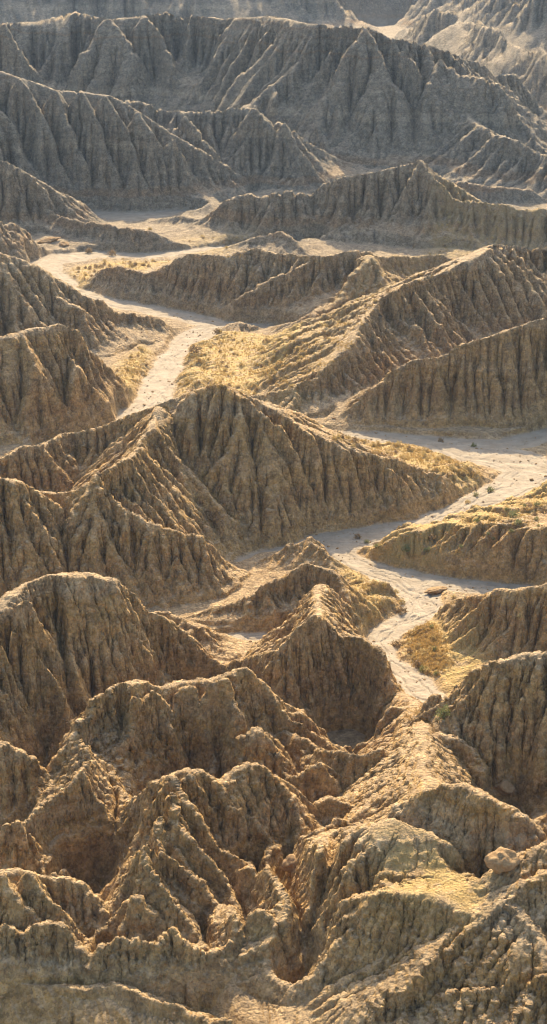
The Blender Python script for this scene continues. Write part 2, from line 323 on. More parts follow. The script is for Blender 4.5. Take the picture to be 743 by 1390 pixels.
# wandering of the traced lines, so that nothing runs ruler straight
wamp = 0.0055 * GY
WXo = fbm(GX / (0.035 * GY) , np.log(GY) / 0.035, 3, 3) * wamp
WYo = fbm(GX / (0.035 * GY) + 40, np.log(GY) / 0.035 + 11, 3, 5) * wamp
PX = GX + WXo * 0.8
PY = GY + WYo

FLOOR = floor_z(GY)
H = np.full((NR, NC), -1e3)
OWN = np.full((NR, NC), -1, np.int32)

def rows_for(y0, y1):
    r0 = int((math.log(max(y0, 150.0)) - V0) / (V1 - V0) * (NR - 1)) - 2
    r1 = int((math.log(max(y1, 151.0)) - V0) / (V1 - V0) * (NR - 1)) + 3
    return max(0, r0), min(NR, r1)
def cols_for(x0, x1, y0, y1):
    c = [x0 / y0, x0 / y1, x1 / y0, x1 / y1]
    c0 = int((min(c) + A_MAX) / DA) - 2
    c1 = int((max(c) + A_MAX) / DA) + 3
    return max(0, c0), min(NC, c1)

def seg_eval(p, q, rr):
    y0, y1 = min(p[1], q[1]) - rr, max(p[1], q[1]) + rr
    y0 = max(y0, 150.0)
    x0, x1 = min(p[0], q[0]) - rr, max(p[0], q[0]) + rr
    r0, r1 = rows_for(y0, y1); c0, c1 = cols_for(x0, x1, y0, max(y1, 151))
    if r1 - r0 < 2 or c1 - c0 < 2: return None
    sl = (slice(r0, r1), slice(c0, c1))
    X = PX[sl]; Y = PY[sl]
    ex, ey = q[0] - p[0], q[1] - p[1]
    L2 = ex * ex + ey * ey + 1e-9
    t = np.clip(((X - p[0]) * ex + (Y - p[1]) * ey) / L2, 0, 1)
    dx = X - (p[0] + t * ex); dy = Y - (p[1] + t * ey)
    d = np.sqrt(dx * dx + dy * dy)
    right = (dx * ey - dy * ex) > 0
    return sl, t, d, right

for ri, (key, pts, sr, sl_) in enumerate(RIDGES):
    k = kid(key)
    tr, tl = math.tan(R(sr)), math.tan(R(sl_))
    arc = ri * 137.0
    fa = FLUTE.get(key, 1.0)
    for p, q in zip(pts[:-1], pts[1:]):
        seglen = math.hypot(q[0] - p[0], q[1] - p[1]); arc0 = arc; arc += seglen
        fz = min(floor_z(p[1]), floor_z(q[1]))
        rr = (max(p[2], q[2]) - fz + (8 if p[1] < 325 else 2)) / min(tr, tl)
        e = seg_eval(p, q, rr)
        if e is None: continue
        sl, t, d, right = e
        ym = 0.5 * (p[1] + q[1])
        r0 = ROUND.get(key, 0.003) * 0.33 * ym
        # rounded crest, steeper flank, same footprint
        hh = max(0.5 * (p[2] + q[2]) - ZB.get(ri, fz), 1.0)
        def stiff(tn):
            dm = hh / tn; r = min(r0, 0.6 * dm)
            return hh / (math.sqrt(dm * dm + r * r) - r), r
        (kr, ra), (kl, la) = stiff(tr), stiff(tl)
        h = p[2] + (q[2] - p[2]) * t - np.where(right, (np.sqrt(d * d + ra * ra) - ra) * kr, (np.sqrt(d * d + la * la) - la) * kl)
        if fa > 0 and seglen > 0.3:
            lam = 0.013 * ym * (1.15 if ym > 700 else 1.0)
            wv = 0.35 * noise2(GX[sl] / (1.6 * lam), GY[sl] / (1.6 * lam), 12)
            u = (arc0 + t * seglen) / lam
            u = u + wv + 0.9 * noise2(u / 4.3, np.full_like(u, ri + 0.5), 15)
            n1 = noise2(u, np.full_like(u, ri * 3.7), 13); n2 = noise2(u * 2.3, np.full_like(u, ri * 1.9 + 50), 14)
            slot = 0.75 * np.clip(1 - np.abs(n1) / 0.22, 0, 1) + 0.3 * np.clip(1 - np.abs(n2) / 0.3, 0, 1)
            deep = np.minimum(np.maximum(d - r0 * 0.5, 0) * 0.42, 0.0075 * ym) * np.where(right, min(1, tr), min(1, tl * tl * 1.2))
            h = h - fa * deep * slot
        cur = H[sl]; m = h > cur
        cur[m] = h[m]; OWN[sl][m] = k

# terraces
def poly_sd(poly, X, Y):
    n = len(poly); d = np.full(X.shape, 1e9); ins = np.zeros(X.shape, bool)
    for i in range(n):
        (x0, y0), (x1, y1) = poly[i], poly[(i + 1) % n]
        ex, ey = x1 - x0, y1 - y0
        t = np.clip(((X - x0) * ex + (Y - y0) * ey) / (ex * ex + ey * ey + 1e-9), 0, 1)
        d = np.minimum(d, np.hypot(X - x0 - t * ex, Y - y0 - t * ey))
        c = ((y0 > Y) != (y1 > Y)) & (X < (x1 - x0) * (Y - y0) / (y1 - y0 + 1e-12) + x0)
        ins ^= c
    return np.where(ins, -d, d)

GRASS = np.zeros((NR, NC))
for key, z, poly, s in PADS:
    P = [at_z(a, b, z)[:2] for a, b in poly]
    xs = [p[0] for p in P]; ys = [p[1] for p in P]
    y0, y1 = min(ys) - 15, max(ys) + 15
    r0, r1 = rows_for(y0, y1); c0, c1 = cols_for(min(xs) - 15, max(xs) + 15, y0, y1)
    sl = (slice(r0, r1), slice(c0, c1))
    sd = poly_sd(P, PX[sl], PY[sl])
    h = z - np.maximum(0, sd) * math.tan(R(s)) + 0.25 * z ** 0.5 * noise2(GX[sl] / 9, GY[sl] / 9, 31)
    cur = H[sl]; m = h > cur
    cur[m] = h[m]; OWN[sl][m] = kid(key)
    GRASS[sl] = np.maximum(GRASS[sl], np.clip(0.5 - sd / 6, 0, 1))

for z, poly in ((9, [(640, 352), (560, 392), (505, 442), (440, 506), (400, 530), (360, 530), (400, 450), (520, 375)]), (2, [(240, 322), (345, 322), (310, 342), (262, 342)]), (12, [(600, 262), (743, 292), (743, 330), (600, 345), (570, 330)])):
    P = [at_z(a, b, z)[:2] for a, b in poly]
    xs = [p[0] for p in P]; ys = [p[1] for p in P]
    r0, r1 = rows_for(min(ys) - 15, max(ys) + 15); c0, c1 = cols_for(min(xs) - 15, max(xs) + 15, min(ys) - 15, max(ys) + 15)
    sl = (slice(r0, r1), slice(c0, c1))
    GRASS[sl] = np.maximum(GRASS[sl], 0.4 * np.clip(0.5 - poly_sd(P, GX[sl], GY[sl]) / 8, 0, 1))
fl = FLOOR + 0.6 * fbm(GX / 14, GY / 14, 3, 8) + 0.2
hum = np.clip(0.25 + fbm(GX / 45, GY / 60, 4, 9) * 1.6, 0, 1.2)
fl = fl + hum * (5 * np.clip((GY - 700) / 150, 0, 1) + 7 * np.clip((GY - 1000) / 250, 0, 1))
H = np.maximum(H, fl - 6 * np.clip((322 - GY) / 40, 0, 1))
# washes
WSD = np.full((NR, NC), 60.0)
WID = np.full((NR, NC), -1, np.int32)
for key, pts in WASHES:
    k = kid(key)
    P = [at_floor(p[0], p[1]) + (p[2],) for p in pts]
    for p, q in zip(P[:-1], P[1:]):
        e = seg_eval(p, q, 60)
        if e is None: continue
        sl, t, d, right = e
        s = d - (p[3] + (q[3] - p[3]) * t)
        cur = WSD[sl]; m = s < cur
        cur[m] = s[m]; WID[sl][m] = k
WSD += 0.9 * noise2(GX / 7, GY / 7, 77) + 0.5 * noise2(GX / 2.7, GY / 2.7, 78)
inw = WSD < 0
wfl = FLOOR - 4.5 * (WID == kid('pit')) * np.clip((6 - WSD) / 6, 0, 1) + 0.08 * noise2(GX / 5, GY / 5, 91)
wtan = np.where(WID == kid('pit'), math.tan(R(79)), math.tan(R(66)))
cap = wfl + np.maximum(0, WSD) * wtan
H = np.minimum(H, cap)
H0 = H.copy()
print('base field', round(time.time() - T0, 1), H.shape)

# ---------------------------------------------------------------- erosion (stream power, implicit, by pointer doubling)
# ravines: lines followed across the visible surface (photo pixel, depth in metres)
RAVINES = [
    [(83, 858, 1), (85, 890, 2.5), (92, 935, 2.5), (105, 968, 2)],
    [(30, 905, 1), (48, 945, 2), (64, 985, 3), (62, 1020, 4), (48, 1036, 4)],
    [(5, 955, 1), (25, 985, 2.5), (38, 1020, 3.5), (48, 1036, 4)],
    [(48, 1036, 4), (75, 1010, 3), (100, 985, 2), (114, 972, 1.5)],
    [(140, 1000, .5), (150, 1045, 2.5), (158, 1090, 3.5), (145, 1130, 4), (120, 1165, 6), (112, 1178, 4)],
    [(195, 965, .6), (212, 1000, 2), (222, 1040, 2.5), (226, 1062, 2.5)],
    [(240, 962, .6), (254, 997, 2), (268, 1040, 2.5), (272, 1056, 2.5)],
    [(280, 960, .6), (292, 995, 2), (305, 1045, 2.2)],
    [(262, 1085, .6), (285, 1118, 2), (310, 1140, 2.5), (345, 1160, 2), (362, 1175, 2)],
    [(245, 1105, .6), (275, 1148, 1.5), (300, 1175, 2), (330, 1195, 2.5), (345, 1235, 3)],
    [(240, 1150, .6), (265, 1180, 1.5), (295, 1205, 1.5), (320, 1232, 2)],
    [(215, 1170, .5), (240, 1205, 1.5), (270, 1235, 2), (288, 1275, 2)],
    [(60, 1192, 1), (100, 1192, 2), (140, 1195, 1.5), (160, 1185, 1)],
    [(150, 1215, 1), (140, 1262, 2.5), (126, 1272, 2.5)],
    [(395, 1110, 1), (388, 1140, 2), (383, 1168, 3.5), (395, 1180, 3), (412, 1215, 3), (420, 1250, 4), (408, 1280, 4), (400, 1300, 4)],
    [(690, 1000, 1), (700, 1050, 3), (694, 1090, 5), (680, 1100, 4)],
    [(610, 1165, .6), (636, 1173, 2), (656, 1177, 2.5), (668, 1170, 2)],
    [(455, 1135, .8), (446, 1160, 1.5), (432, 1200, 2), (425, 1240, 2)],
    [(480, 1140, .8), (462, 1172, 1.5), (440, 1215, 2)],
    [(505, 1185, .6), (478, 1215, 1.3), (448, 1248, 1.6)],
]
def height_at(x, y):
    a = (x / y + A_MAX) / (2 * A_MAX) * (NC - 1); v = (math.log(y) - V0) / (V1 - V0) * (NR - 1)
    return H[min(max(int(round(v)), 0), NR - 1), min(max(int(round(a)), 0), NC - 1)]
def hit(px, py, ymin=152.0):
    rx, ry, rd = ray(px, py)
    y = ymin
    while y < 2290:
        if CAM_H - y * rd / ry <= height_at(rx / ry * y, y): break
        y *= 1.0006
    return rx / ry * y, y, CAM_H - y * rd / ry
for line in RAVINES:
    P = [hit(a, b) for a, b, _ in line]
    P = [(p[0], p[1], p[2] - 2.0 * l[2]) for p, l in zip(P, line)]
    for p, q in zip(P[:-1], P[1:]):
        if math.hypot(q[0] - p[0], q[1] - p[1]) > 18: continue
        e = seg_eval(p, q, 5)
        if e is None: continue
        sl, t, d, right = e
        h = p[2] + (q[2] - p[2]) * t + np.maximum(0, d - 0.25) * math.tan(R(69))
        H[sl] = np.minimum(H[sl], h)
H0 = H.copy()
rel = np.clip((H - FLOOR) / (0.012 * GY), 0, 1)
La = np.log(GY)
OFF = [(-1, 0, 1), (1, 0, 1), (0, -1, 1), (0, 1, 1), (-1, -1, 1.4142), (-1, 1, 1.4142), (1, -1, 1.4142), (1, 1, 1.4142)]
def shift_slices(n, c, dr, dc):
    a = (slice(max(0, -dr), n - max(0, dr)), slice(max(0, -dc), c - max(0, dc)))
    b = (slice(max(0, dr), n - max(0, -dr)), slice(max(0, dc), c - max(0, -dc)))
    return a, b

def resize(a, n, c):
    fr = np.linspace(0, a.shape[0] - 1, n); r0 = np.minimum(fr.astype(int), a.shape[0] - 2); tr = (fr - r0)[:, None]
    a = a[r0] * (1 - tr) + a[r0 + 1] * tr
    fc = np.linspace(0, a.shape[1] - 1, c); c0 = np.minimum(fc.astype(int), a.shape[1] - 2); tc = (fc - c0)[None]
    return a[:, c0] * (1 - tc) + a[:, c0 + 1] * tc

def erode(H, fixed, kmap, iters, k, m, diff, jit):
    n, c = H.shape
    N = n * c
    idx = np.arange(N, dtype=np.int64).reshape(n, c)
    for it in range(iters):
        best = np.zeros((n, c)); rec = idx.copy(); blen = np.ones((n, c))
        for dr, dc, ln in OFF:
            a, b = shift_slices(n, c, dr, dc)
            s = (H[a] - H[b]) / ln
            s = s * (1 + jit * (rng.random(s.shape, dtype=np.float32) - 0.5))
            w = s > best[a]
            best[a] = np.where(w, s, best[a]); rec[a] = np.where(w, idx[b], rec[a]); blen[a] = np.where(w, ln, blen[a])
        rec[fixed] = idx[fixed]
        r = rec.ravel()
        root = r == idx.ravel()
        A = np.ones(N); j = r.copy(); alive = ~root
        for _ in range(11):
            src = np.nonzero(alive)[0]
            if len(src) == 0: break
            A = A + np.bincount(j[src], weights=A[src], minlength=N)
            alive = alive & ~root[j]
            j = j[j]
        F = k * kmap.ravel() * A ** m / blen.ravel()
        F[root] = 0
        z = H.ravel()
        a_ = z / (1 + F); b_ = F / (1 + F)      # z = a + b * z(receiver)
        a_[root] = z[root]; b_[root] = 0
        j = r.copy()
        for _ in range(11):
            a_ = a_ + b_ * a_[j]; b_ = b_ * b_[j]; j = j[j]
        H = a_.reshape(n, c)
        lap = np.zeros_like(H)
        for dr, dc, ln in OFF[:4]:
            a, b = shift_slices(n, c, dr, dc)
            lap[a] += H[b] - H[a]
        H = np.where(fixed, H, H + diff * lap)
    return H, A.reshape(n, c)

dry = ~inw
KM = {'crumbly': 1.3, 'front_rim': 1.3, 'dome': 0.8, 'left_shoulder': 0.8, 'fin_ridge': 0.8, 'grey_mound': 0.35, 'left_mound': 0.6, 'spine': 0.2, 'mesa': 0.35, 'horn': 0.8, 'tusk': 0.9, 'butte': 0.9}
hard = np.ones_like(H)
for kk, vv_ in KM.items(): hard[OWN == kid(kk)] = vv_
hard = resize(resize(hard, NR // 8, NC // 8), NR, NC)
H = H + (0.0038 + 0.0026 * np.clip((GY - 350) / 300, 0, 1)) * GY * rel * fbm(GX / (0.05 * GY), La / 0.05, 7, 21, 0.6) * dry * (0.4 + 0.6 * np.minimum(hard, 1))
kmap = np.exp(1.1 * fbm(GX / (0.06 * GY) + 5, La / 0.06, 3, 44) * 1.6)
kmap *= 1 - 0.05 * np.clip((GY - 600) / 250, 0, 1)
kmap *= hard
# first the large ravines on a coarse grid, then the fine rills
n6, c6 = NR // 7, NC // 7
Hc = resize(H, n6, c6)
He, _ = erode(Hc, resize(inw.astype(float), n6, c6) > 0.3, resize(kmap, n6, c6), 8, 0.16, 0.5, 0.004, 0.6)
H = np.maximum(H + np.where(inw, 0, resize(He - Hc, NR, NC)) * np.clip((GY - 830) / 150, 0.2, 1), wfl - 0.3)
nc_, cc_ = NR // 3, NC // 3
Hc = resize(H, nc_, cc_)
He, _ = erode(Hc, resize(inw.astype(float), nc_, cc_) > 0.3, resize(kmap, nc_, cc_), 10, COARSE_K, 0.48, 0.008, 0.5)
H = H + np.where(inw, 0, resize(He - Hc, NR, NC))
H = np.maximum(H, wfl - 0.3)
H, AREA = erode(H, inw, kmap, 12, FINE_K, 0.46, 0.006, 0.6)
# keep the traced masses: only the relief finer than a ravine comes from the rain
def blur(a, r):
    for ax in (0, 1):
        for _ in range(2):
            p = np.pad(a, [(r + 1, r) if k == ax else (0, 0) for k in (0, 1)], mode='edge')
            c = np.cumsum(p, axis=ax)
            a = (c[2 * r + 1:] - c[:-2 * r - 1]) / (2 * r + 1) if ax == 0 else (c[:, 2 * r + 1:] - c[:, :-2 * r - 1]) / (2 * r + 1)
    return a
H = np.where(inw, H, H + blur(np.where(inw, 0, H0 - H), 18) * np.clip(WSD / 2, 0, 1))
H = np.minimum(H, wfl + np.maximum(0, WSD) * (wtan + 0.4))
H = np.minimum(H, H0 + 0.0022 * GY)
# hand the crests back the height that the rain took, tapering to the foot
CORR = np.zeros_like(H)
def crest_top(x, y, rad):
    r0, r1 = rows_for(y - rad, y + rad); c0, c1 = cols_for(x - rad, x + rad, max(y - rad, 150), y + rad)
    w = H[r0:r1, c0:c1]
    return w.max() if w.size else 1e9
def densify(pts):
    o = []
    for p, q in zip(pts[:-1], pts[1:]):
        n = max(1, int(math.hypot(q[0] - p[0], q[1] - p[1]) / (0.008 * p[1])))
        o += [tuple(p[k] + (q[k] - p[k]) * i / n for k in range(3)) for i in range(n)]
    return o + [pts[-1]]
for ri, (key, pts, sr, sl_) in enumerate(RIDGES):
    pts = densify(pts)
    dl = [float(np.clip(p[2] - crest_top(p[0], p[1], 0.006 * p[1]), 0, 0.012 * p[1])) for p in pts]
    if max(dl) < 0.1: continue
    tr = math.tan(R(min(sr, sl_)))
    for (p, q, a, b) in zip(pts[:-1], pts[1:], dl[:-1], dl[1:]):
        if max(a, b) < 0.05: continue
        fz = min(floor_z(p[1]), floor_z(q[1]))
        W = 0.7 * max(1.5, (max(p[2], q[2]) - fz) / tr)
        e = seg_eval(p, q, W)
        if e is None: continue
        sl, t, d, right = e
        CORR[sl] = np.maximum(CORR[sl], (a + (b - a) * t) * np.clip(1 - d / W, 0, 1))
for _ in range(6):
    CORR[1:-1, 1:-1] = 0.25 * (CORR[2:, 1:-1] + CORR[:-2, 1:-1] + CORR[1:-1, 2:] + CORR[1:-1, :-2])
H = H + CORR * np.clip(WSD / 3, 0, 1)
print('eroded', round(time.time() - T0, 1), 'mean cut', float((H0 - H).mean()))

# ---------------------------------------------------------------- mesh rows (denser where the picture looks closest)
def dens(v):
    y = math.exp(v)
    if y < 178: return 0.25
    if y < 420: return 1.0
    if y < 800: return 0.85
    if y < 1100: return 0.7
    return 0.25
vs = np.linspace(V0, V1, 4000)
cd = np.concatenate([[0], np.cumsum([dens(v) for v in vs[:-1]])])
MR = 2300
mv = np.interp(np.linspace(0, cd[-1], MR), cd, vs)
fi = (mv - V0) / (V1 - V0) * (NR - 1)
i0 = np.clip(np.floor(fi).astype(int), 0, NR - 2); ft = (fi - i0)[:, None]
def rs(a): return a[i0] * (1 - ft) + a[i0 + 1] * ft
MH = rs(H); MW = rs(WSD); MG = rs(GRASS); MF = rs(FLOOR); MA = np.log(rs(AREA))
MY = np.exp(mv)[:, None] * np.ones((1, NC)); MX = MY * av[None, :]
near = np.round(fi).astype(int).clip(0, NR - 1)
MO = OWN[near]; MWI = WID[near]
# own every vertex: wash or hill
MO = np.where(MW < 0.15, MWI, MO)
# fine relief
relm = np.clip((MH - MF) / (0.01 * MY), 0, 1) * np.clip(MW / 2, 0, 1)
sc_ = 0.0065 * MY
def noise3(x, y, z, seed):
    x0 = np.floor(x); y0 = np.floor(y); z0 = np.floor(z)
    fx = (x - x0).astype(np.float32); fy = (y - y0).astype(np.float32); fz = (z - z0).astype(np.float32)
    ix = x0.astype(np.int64); iy = y0.astype(np.int64); iz = z0.astype(np.int64)
    ux = fx * fx * (3 - 2 * fx); uy = fy * fy * (3 - 2 * fy); uz = fz * fz * (3 - 2 * fz)
    def v(a, b, c):
        return (hash2(a + 7919 * c, b + 104729 * c, seed) & 4095).astype(np.float32) / np.float32(2047.5) - 1
    def plane(c):
        p = v(ix, iy, c); p = p + ux * (v(ix + 1, iy, c) - p)
        w = v(ix, iy + 1, c); w = w + ux * (v(ix + 1, iy + 1, c) - w)
        return p + uy * (w - p)
    p = plane(iz)
    return p + uz * (plane(iz + 1) - p)
g0 = np.gradient(MH, axis=1) / np.gradient(MX, axis=1)
g1 = np.gradient(MH, axis=0) / np.gradient(MY, axis=0) - g0 * av[None, :]
gl = np.sqrt(1 + g0 * g0 + g1 * g1)
steep = np.clip(np.hypot(g0, g1) * 1.25 - 0.2, 0.12, 1)
wild = 0.55 + 0.45 * np.clip(fbm(MX / (0.08 * MY), np.log(MY) / 0.08, 2, 71) * 2 + 0.5, 0, 1)
nearf = np.clip((520 - MY) / 250, 0.7, 1)
D = np.zeros_like(MH)
for wl, am, sd in ((0.020, 0.0004, 1), (0.0095, 0.0005, 2), (0.0048, 0.0008, 3), (0.0025, 0.0009, 4)):
    s_ = 1.0 / (wl * 300.0 * (MY / 300.0) ** 0.6)
    n_ = noise3(MX * s_, MY * s_, MH * s_ * 1.3, 200 + sd)
    D += am * (1 - 2 * np.abs(n_)) * 300.0 * (MY / 300.0) ** 0.7
D *= 1.35 * relm * steep * wild * nearf
BX, BY, BZ = MX - D * g0 / gl, MY - D * g1 / gl, MH + D / gl
# shallow braided channels in the washes
mean_ = 1.3 * noise2(MX / 16, MY / 16, 61) + 0.5 * noise2(MX / 5, MY / 5, 62)
ch = np.minimum(np.abs(MW + 2.3 + mean_), np.abs(MW + 4.6 - 1.3 * mean_))
BZ = BZ - np.where(MW < -0.4, 0.30 * np.clip(1 - ch / 0.35, 0, 1), 0)
BZ = BZ + np.where(MW < -0.2, 0.16 * noise2(MX / 3, MY / 3, 63) + 0.09 * noise2(MX / 0.9, MY / 0.9, 64), 0)

# majority filter for clean borders; unowned cells take a neighbour's id
def clean(O, n):
    K = len(keys)
    for _ in range(n):
        stack = [O]
        for dr, dc in ((0, 1), (0, -1), (1, 0), (-1, 0)):
            stack.append(np.roll(np.roll(O, dr, 0), dc, 1))
        S = np.stack(stack)
        best = O.copy(); bc = np.zeros(O.shape, np.int8)
        for s in S:
            c = ((S == s[None]) & (s[None] >= 0)).sum(0).astype(np.int8)
            m = c > bc
            best[m] = s[m]; bc[m] = c[m]
        O = best
    return O
lab = clean(MO, 5)
for _ in range(400):
    un = lab < 0
    if not un.any(): break
    for dr, dc in ((0, 1), (0, -1), (1, 0), (-1, 0)):
        nb = np.roll(np.roll(lab, dr, 0), dc, 1)
        un = lab < 0
        lab = np.where(un, nb, lab)

# ---------------------------------------------------------------- materials
def nodes(m):
    m.use_nodes = True
    t = m.node_tree
    t.nodes.clear()
    out = t.nodes.new('ShaderNodeOutputMaterial')
    b = t.nodes.new('ShaderNodeBsdfPrincipled')
    t.links.new(b.outputs[0], out.inputs[0])
    return t, b, out
def nd(t, typ, **kw):
    n = t.nodes.new(typ)
    for k, v in kw.items(): setattr(n, k, v)
    return n
def mixc(t, fac, a, b, mode='MIX'):
    n = t.nodes.new('ShaderNodeMix'); n.data_type = 'RGBA'; n.blend_type = mode
    for s, v in ((n.inputs[0], fac), (n.inputs[6], a), (n.inputs[7], b)):
        if hasattr(v, 'links'): t.links.new(v, s)
        elif isinstance(v, (int, float)): s.default_value = v
        else: s.default_value = (*v, 1)
    return n.outputs[2]
def math_(t, op, a, b=0.0, c=0.0, clamp=False):
    n = t.nodes.new('ShaderNodeMath'); n.operation = op; n.use_clamp = clamp
    for s, v in zip(n.inputs, (a, b, c)):
        if hasattr(v, 'links'): t.links.new(v, s)
        else: s.default_value = v
    return n.outputs[0]
def ramp(t, fac, lo, hi):
    n = t.nodes.new('ShaderNodeMapRange'); n.clamp = True
    t.links.new(fac, n.inputs[0]); n.inputs[1].default_value = lo; n.inputs[2].default_value = hi
    return n.outputs[0]
def noise_n(t, vec, scale, detail=4, rough=0.55):
    n = t.nodes.new('ShaderNodeTexNoise'); n.inputs['Scale'].default_value = scale
    n.inputs['Detail'].default_value = detail; n.inputs['Roughness'].default_value = rough
    t.links.new(vec, n.inputs['Vector'])
    return n.outputs['Fac']

def make_earth():
    m = bpy.data.materials.new('badland_earth')
    t, b, out = nodes(m)
    geo = nd(t, 'ShaderNodeNewGeometry')
    pos = geo.outputs['Position']
    sep = nd(t, 'ShaderNodeSeparateXYZ'); t.links.new(pos, sep.inputs[0])
    nsep = nd(t, 'ShaderNodeSeparateXYZ'); t.links.new(geo.outputs['Normal'], nsep.inputs[0])
    sand = nd(t, 'ShaderNodeAttribute', attribute_name='sand').outputs['Fac']
    grass = nd(t, 'ShaderNodeAttribute', attribute_name='grass').outputs['Fac']
    big = noise_n(t, pos, 0.03, 4)
    mid = noise_n(t, pos, 0.35, 5)
    fine = noise_n(t, pos, 2.6, 5, 0.65)
    # strata: thin beds by height, gently warped
    warp = math_(t, 'MULTIPLY_ADD', noise_n(t, pos, 0.05, 4), 9.0, sep.outputs[2])
    cz = nd(t, 'ShaderNodeCombineXYZ'); t.links.new(warp, cz.inputs[2])
    bed = noise_n(t, cz.outputs[0], 0.42, 5, 0.72)
    c = mixc(t, ramp(t, big, 0.3, 0.7), (0.43, 0.235, 0.064), (0.475, 0.295, 0.105))
    c = mixc(t, math_(t, 'MULTIPLY', ramp(t, bed, 0.45, 0.62), 0.5), c, (0.50, 0.345, 0.18))
    c = mixc(t, math_(t, 'MULTIPLY', ramp(t, bed, 0.47, 0.3), 0.6), c, (0.25, 0.13, 0.04))
    c = mixc(t, math_(t, 'MULTIPLY', ramp(t, mid, 0.5, 0.72), 0.6), c, (0.21, 0.12, 0.045))
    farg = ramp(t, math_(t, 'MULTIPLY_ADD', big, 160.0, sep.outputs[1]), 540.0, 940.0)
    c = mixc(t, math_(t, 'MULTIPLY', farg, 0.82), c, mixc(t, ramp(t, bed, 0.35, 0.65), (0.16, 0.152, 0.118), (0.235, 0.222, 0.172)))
    # broad beds: cream, ochre and umber members
    broad = noise_n(t, cz.outputs[0], 0.11, 3, 0.6)
    c = mixc(t, math_(t, 'MULTIPLY', ramp(t, broad, 0.52, 0.60), 0.35), c, (0.48, 0.37, 0.225))
    c = mixc(t, math_(t, 'MULTIPLY', ramp(t, broad, 0.45, 0.38), 0.40), c, (0.31, 0.165, 0.06))
    # crust of paler weathered soil where it lies flatter
    flat = ramp(t, nsep.outputs[2], 0.72, 0.93)
    c = mixc(t, math_(t, 'MULTIPLY', flat, 0.5), c, (0.42, 0.32, 0.20))
    frac = noise_n(t, pos, 0.55, 9, 0.72)
    c = mixc(t, math_(t, 'MULTIPLY', ramp(t, frac, 0.5, 0.66), 0.55), c, (0.15, 0.105, 0.062))
    c = mixc(t, math_(t, 'MULTIPLY', ramp(t, frac, 0.47, 0.32), 0.45), c, (0.56, 0.42, 0.25))
    def cells(scale):
        v = nd(t, 'ShaderNodeTexVoronoi', feature='F1'); v.inputs['Scale'].default_value = scale
        wv = nd(t, 'ShaderNodeVectorMath', operation='MULTIPLY_ADD')
        nv = nd(t, 'ShaderNodeTexNoise'); nv.inputs['Scale'].default_value = scale * 0.8; nv.inputs['Detail'].default_value = 2; t.links.new(pos, nv.inputs['Vector'])
        t.links.new(nv.outputs['Color'], wv.inputs[0]); wv.inputs[1].default_value = (0.7 / scale,) * 3; t.links.new(pos, wv.inputs[2])
        t.links.new(wv.outputs[0], v.inputs['Vector'])
        sp = nd(t, 'ShaderNodeSeparateXYZ'); t.links.new(v.outputs['Color'], sp.inputs[0])
        return sp.outputs[0], v.outputs['Distance']
    clod_r, clod_d = cells(1.9)
    clod2_r, clod2_d = cells(0.62)
    tone = math_(t, 'ADD', math_(t, 'MULTIPLY', clod_r, 0.55), math_(t, 'MULTIPLY', clod2_r, 0.45))
    gain = math_(t, 'MULTIPLY_ADD', tone, 0.85, 0.6)
    gx = nd(t, 'ShaderNodeVectorMath', operation='SCALE'); t.links.new(c, gx.inputs[0]); t.links.new(gain, gx.inputs[3])
    c = gx.outputs[0]
    peb = math_(t, 'MULTIPLY', ramp(t, fine, 0.53, 0.68), 0.6)
    c = mixc(t, peb, c, (0.15, 0.105, 0.065))
    pal = math_(t, 'MULTIPLY', ramp(t, fine, 0.45, 0.3), 0.4)
    c = mixc(t, pal, c, (0.55, 0.42, 0.27))
    gold = math_(t, 'MULTIPLY', math_(t, 'MULTIPLY', grass, ramp(t, mid, 0.34, 0.52)), 0.85)
    c = mixc(t, gold, c, (0.50, 0.34, 0.12))
    sandc = mixc(t, ramp(t, noise_n(t, pos, 0.25, 5), 0.35, 0.7), (0.26, 0.205, 0.135), (0.355, 0.29, 0.20))
    gravel = math_(t, 'MULTIPLY', ramp(t, noise_n(t, pos, 0.14, 6, 0.6), 0.52, 0.64), ramp(t, fine, 0.42, 0.58))
    sandc = mixc(t, math_(t, 'MULTIPLY', gravel, 0.6), sandc, (0.24, 0.18, 0.115))
    c = mixc(t, sand, c, sandc)
    t.links.new(c, b.inputs['Base Color'])
    b.inputs['Roughness'].default_value = 0.95
    b.inputs['Specular IOR Level'].default_value = 0.12
    # rills run down the steep faces
    rv = nd(t, 'ShaderNodeVectorMath', operation='MULTIPLY'); t.links.new(pos, rv.inputs[0]); rv.inputs[1].default_value = (1.0, 1.0, 0.16)
    rill = noise_n(t, rv.outputs[0], 0.75, 4, 0.6)
    rill = math_(t, 'MULTIPLY', math_(t, 'ABSOLUTE', math_(t, 'SUBTRACT', rill, 0.5)), ramp(t, nsep.outputs[2], 0.9, 0.6))
    rough_h = math_(t, 'ADD', math_(t, 'MULTIPLY', noise_n(t, pos, 0.8, 6, 0.7), 1.0), math_(t, 'MULTIPLY', fine, 0.45))
    rough_h = math_(t, 'ADD', rough_h, math_(t, 'MULTIPLY', bed, 0.25))
    rough_h = math_(t, 'ADD', rough_h, math_(t, 'MULTIPLY', rill, 2.2))
    rough_h = math_(t, 'SUBTRACT', rough_h, math_(t, 'MULTIPLY', clod_d, 0.35))
    rough_h = math_(t, 'SUBTRACT', rough_h, math_(t, 'MULTIPLY', clod2_d, 0.25))
    bp = nd(t, 'ShaderNodeBump')
    bp.inputs['Distance'].default_value = 1.3
    st = math_(t, 'MULTIPLY_ADD', sand, -0.7, 0.95)
    t.links.new(st, bp.inputs['Strength'])
    t.links.new(rough_h, bp.inputs['Height'])
    t.links.new(bp.outputs[0], b.inputs['Normal'])
    return m
EARTH = make_earth()

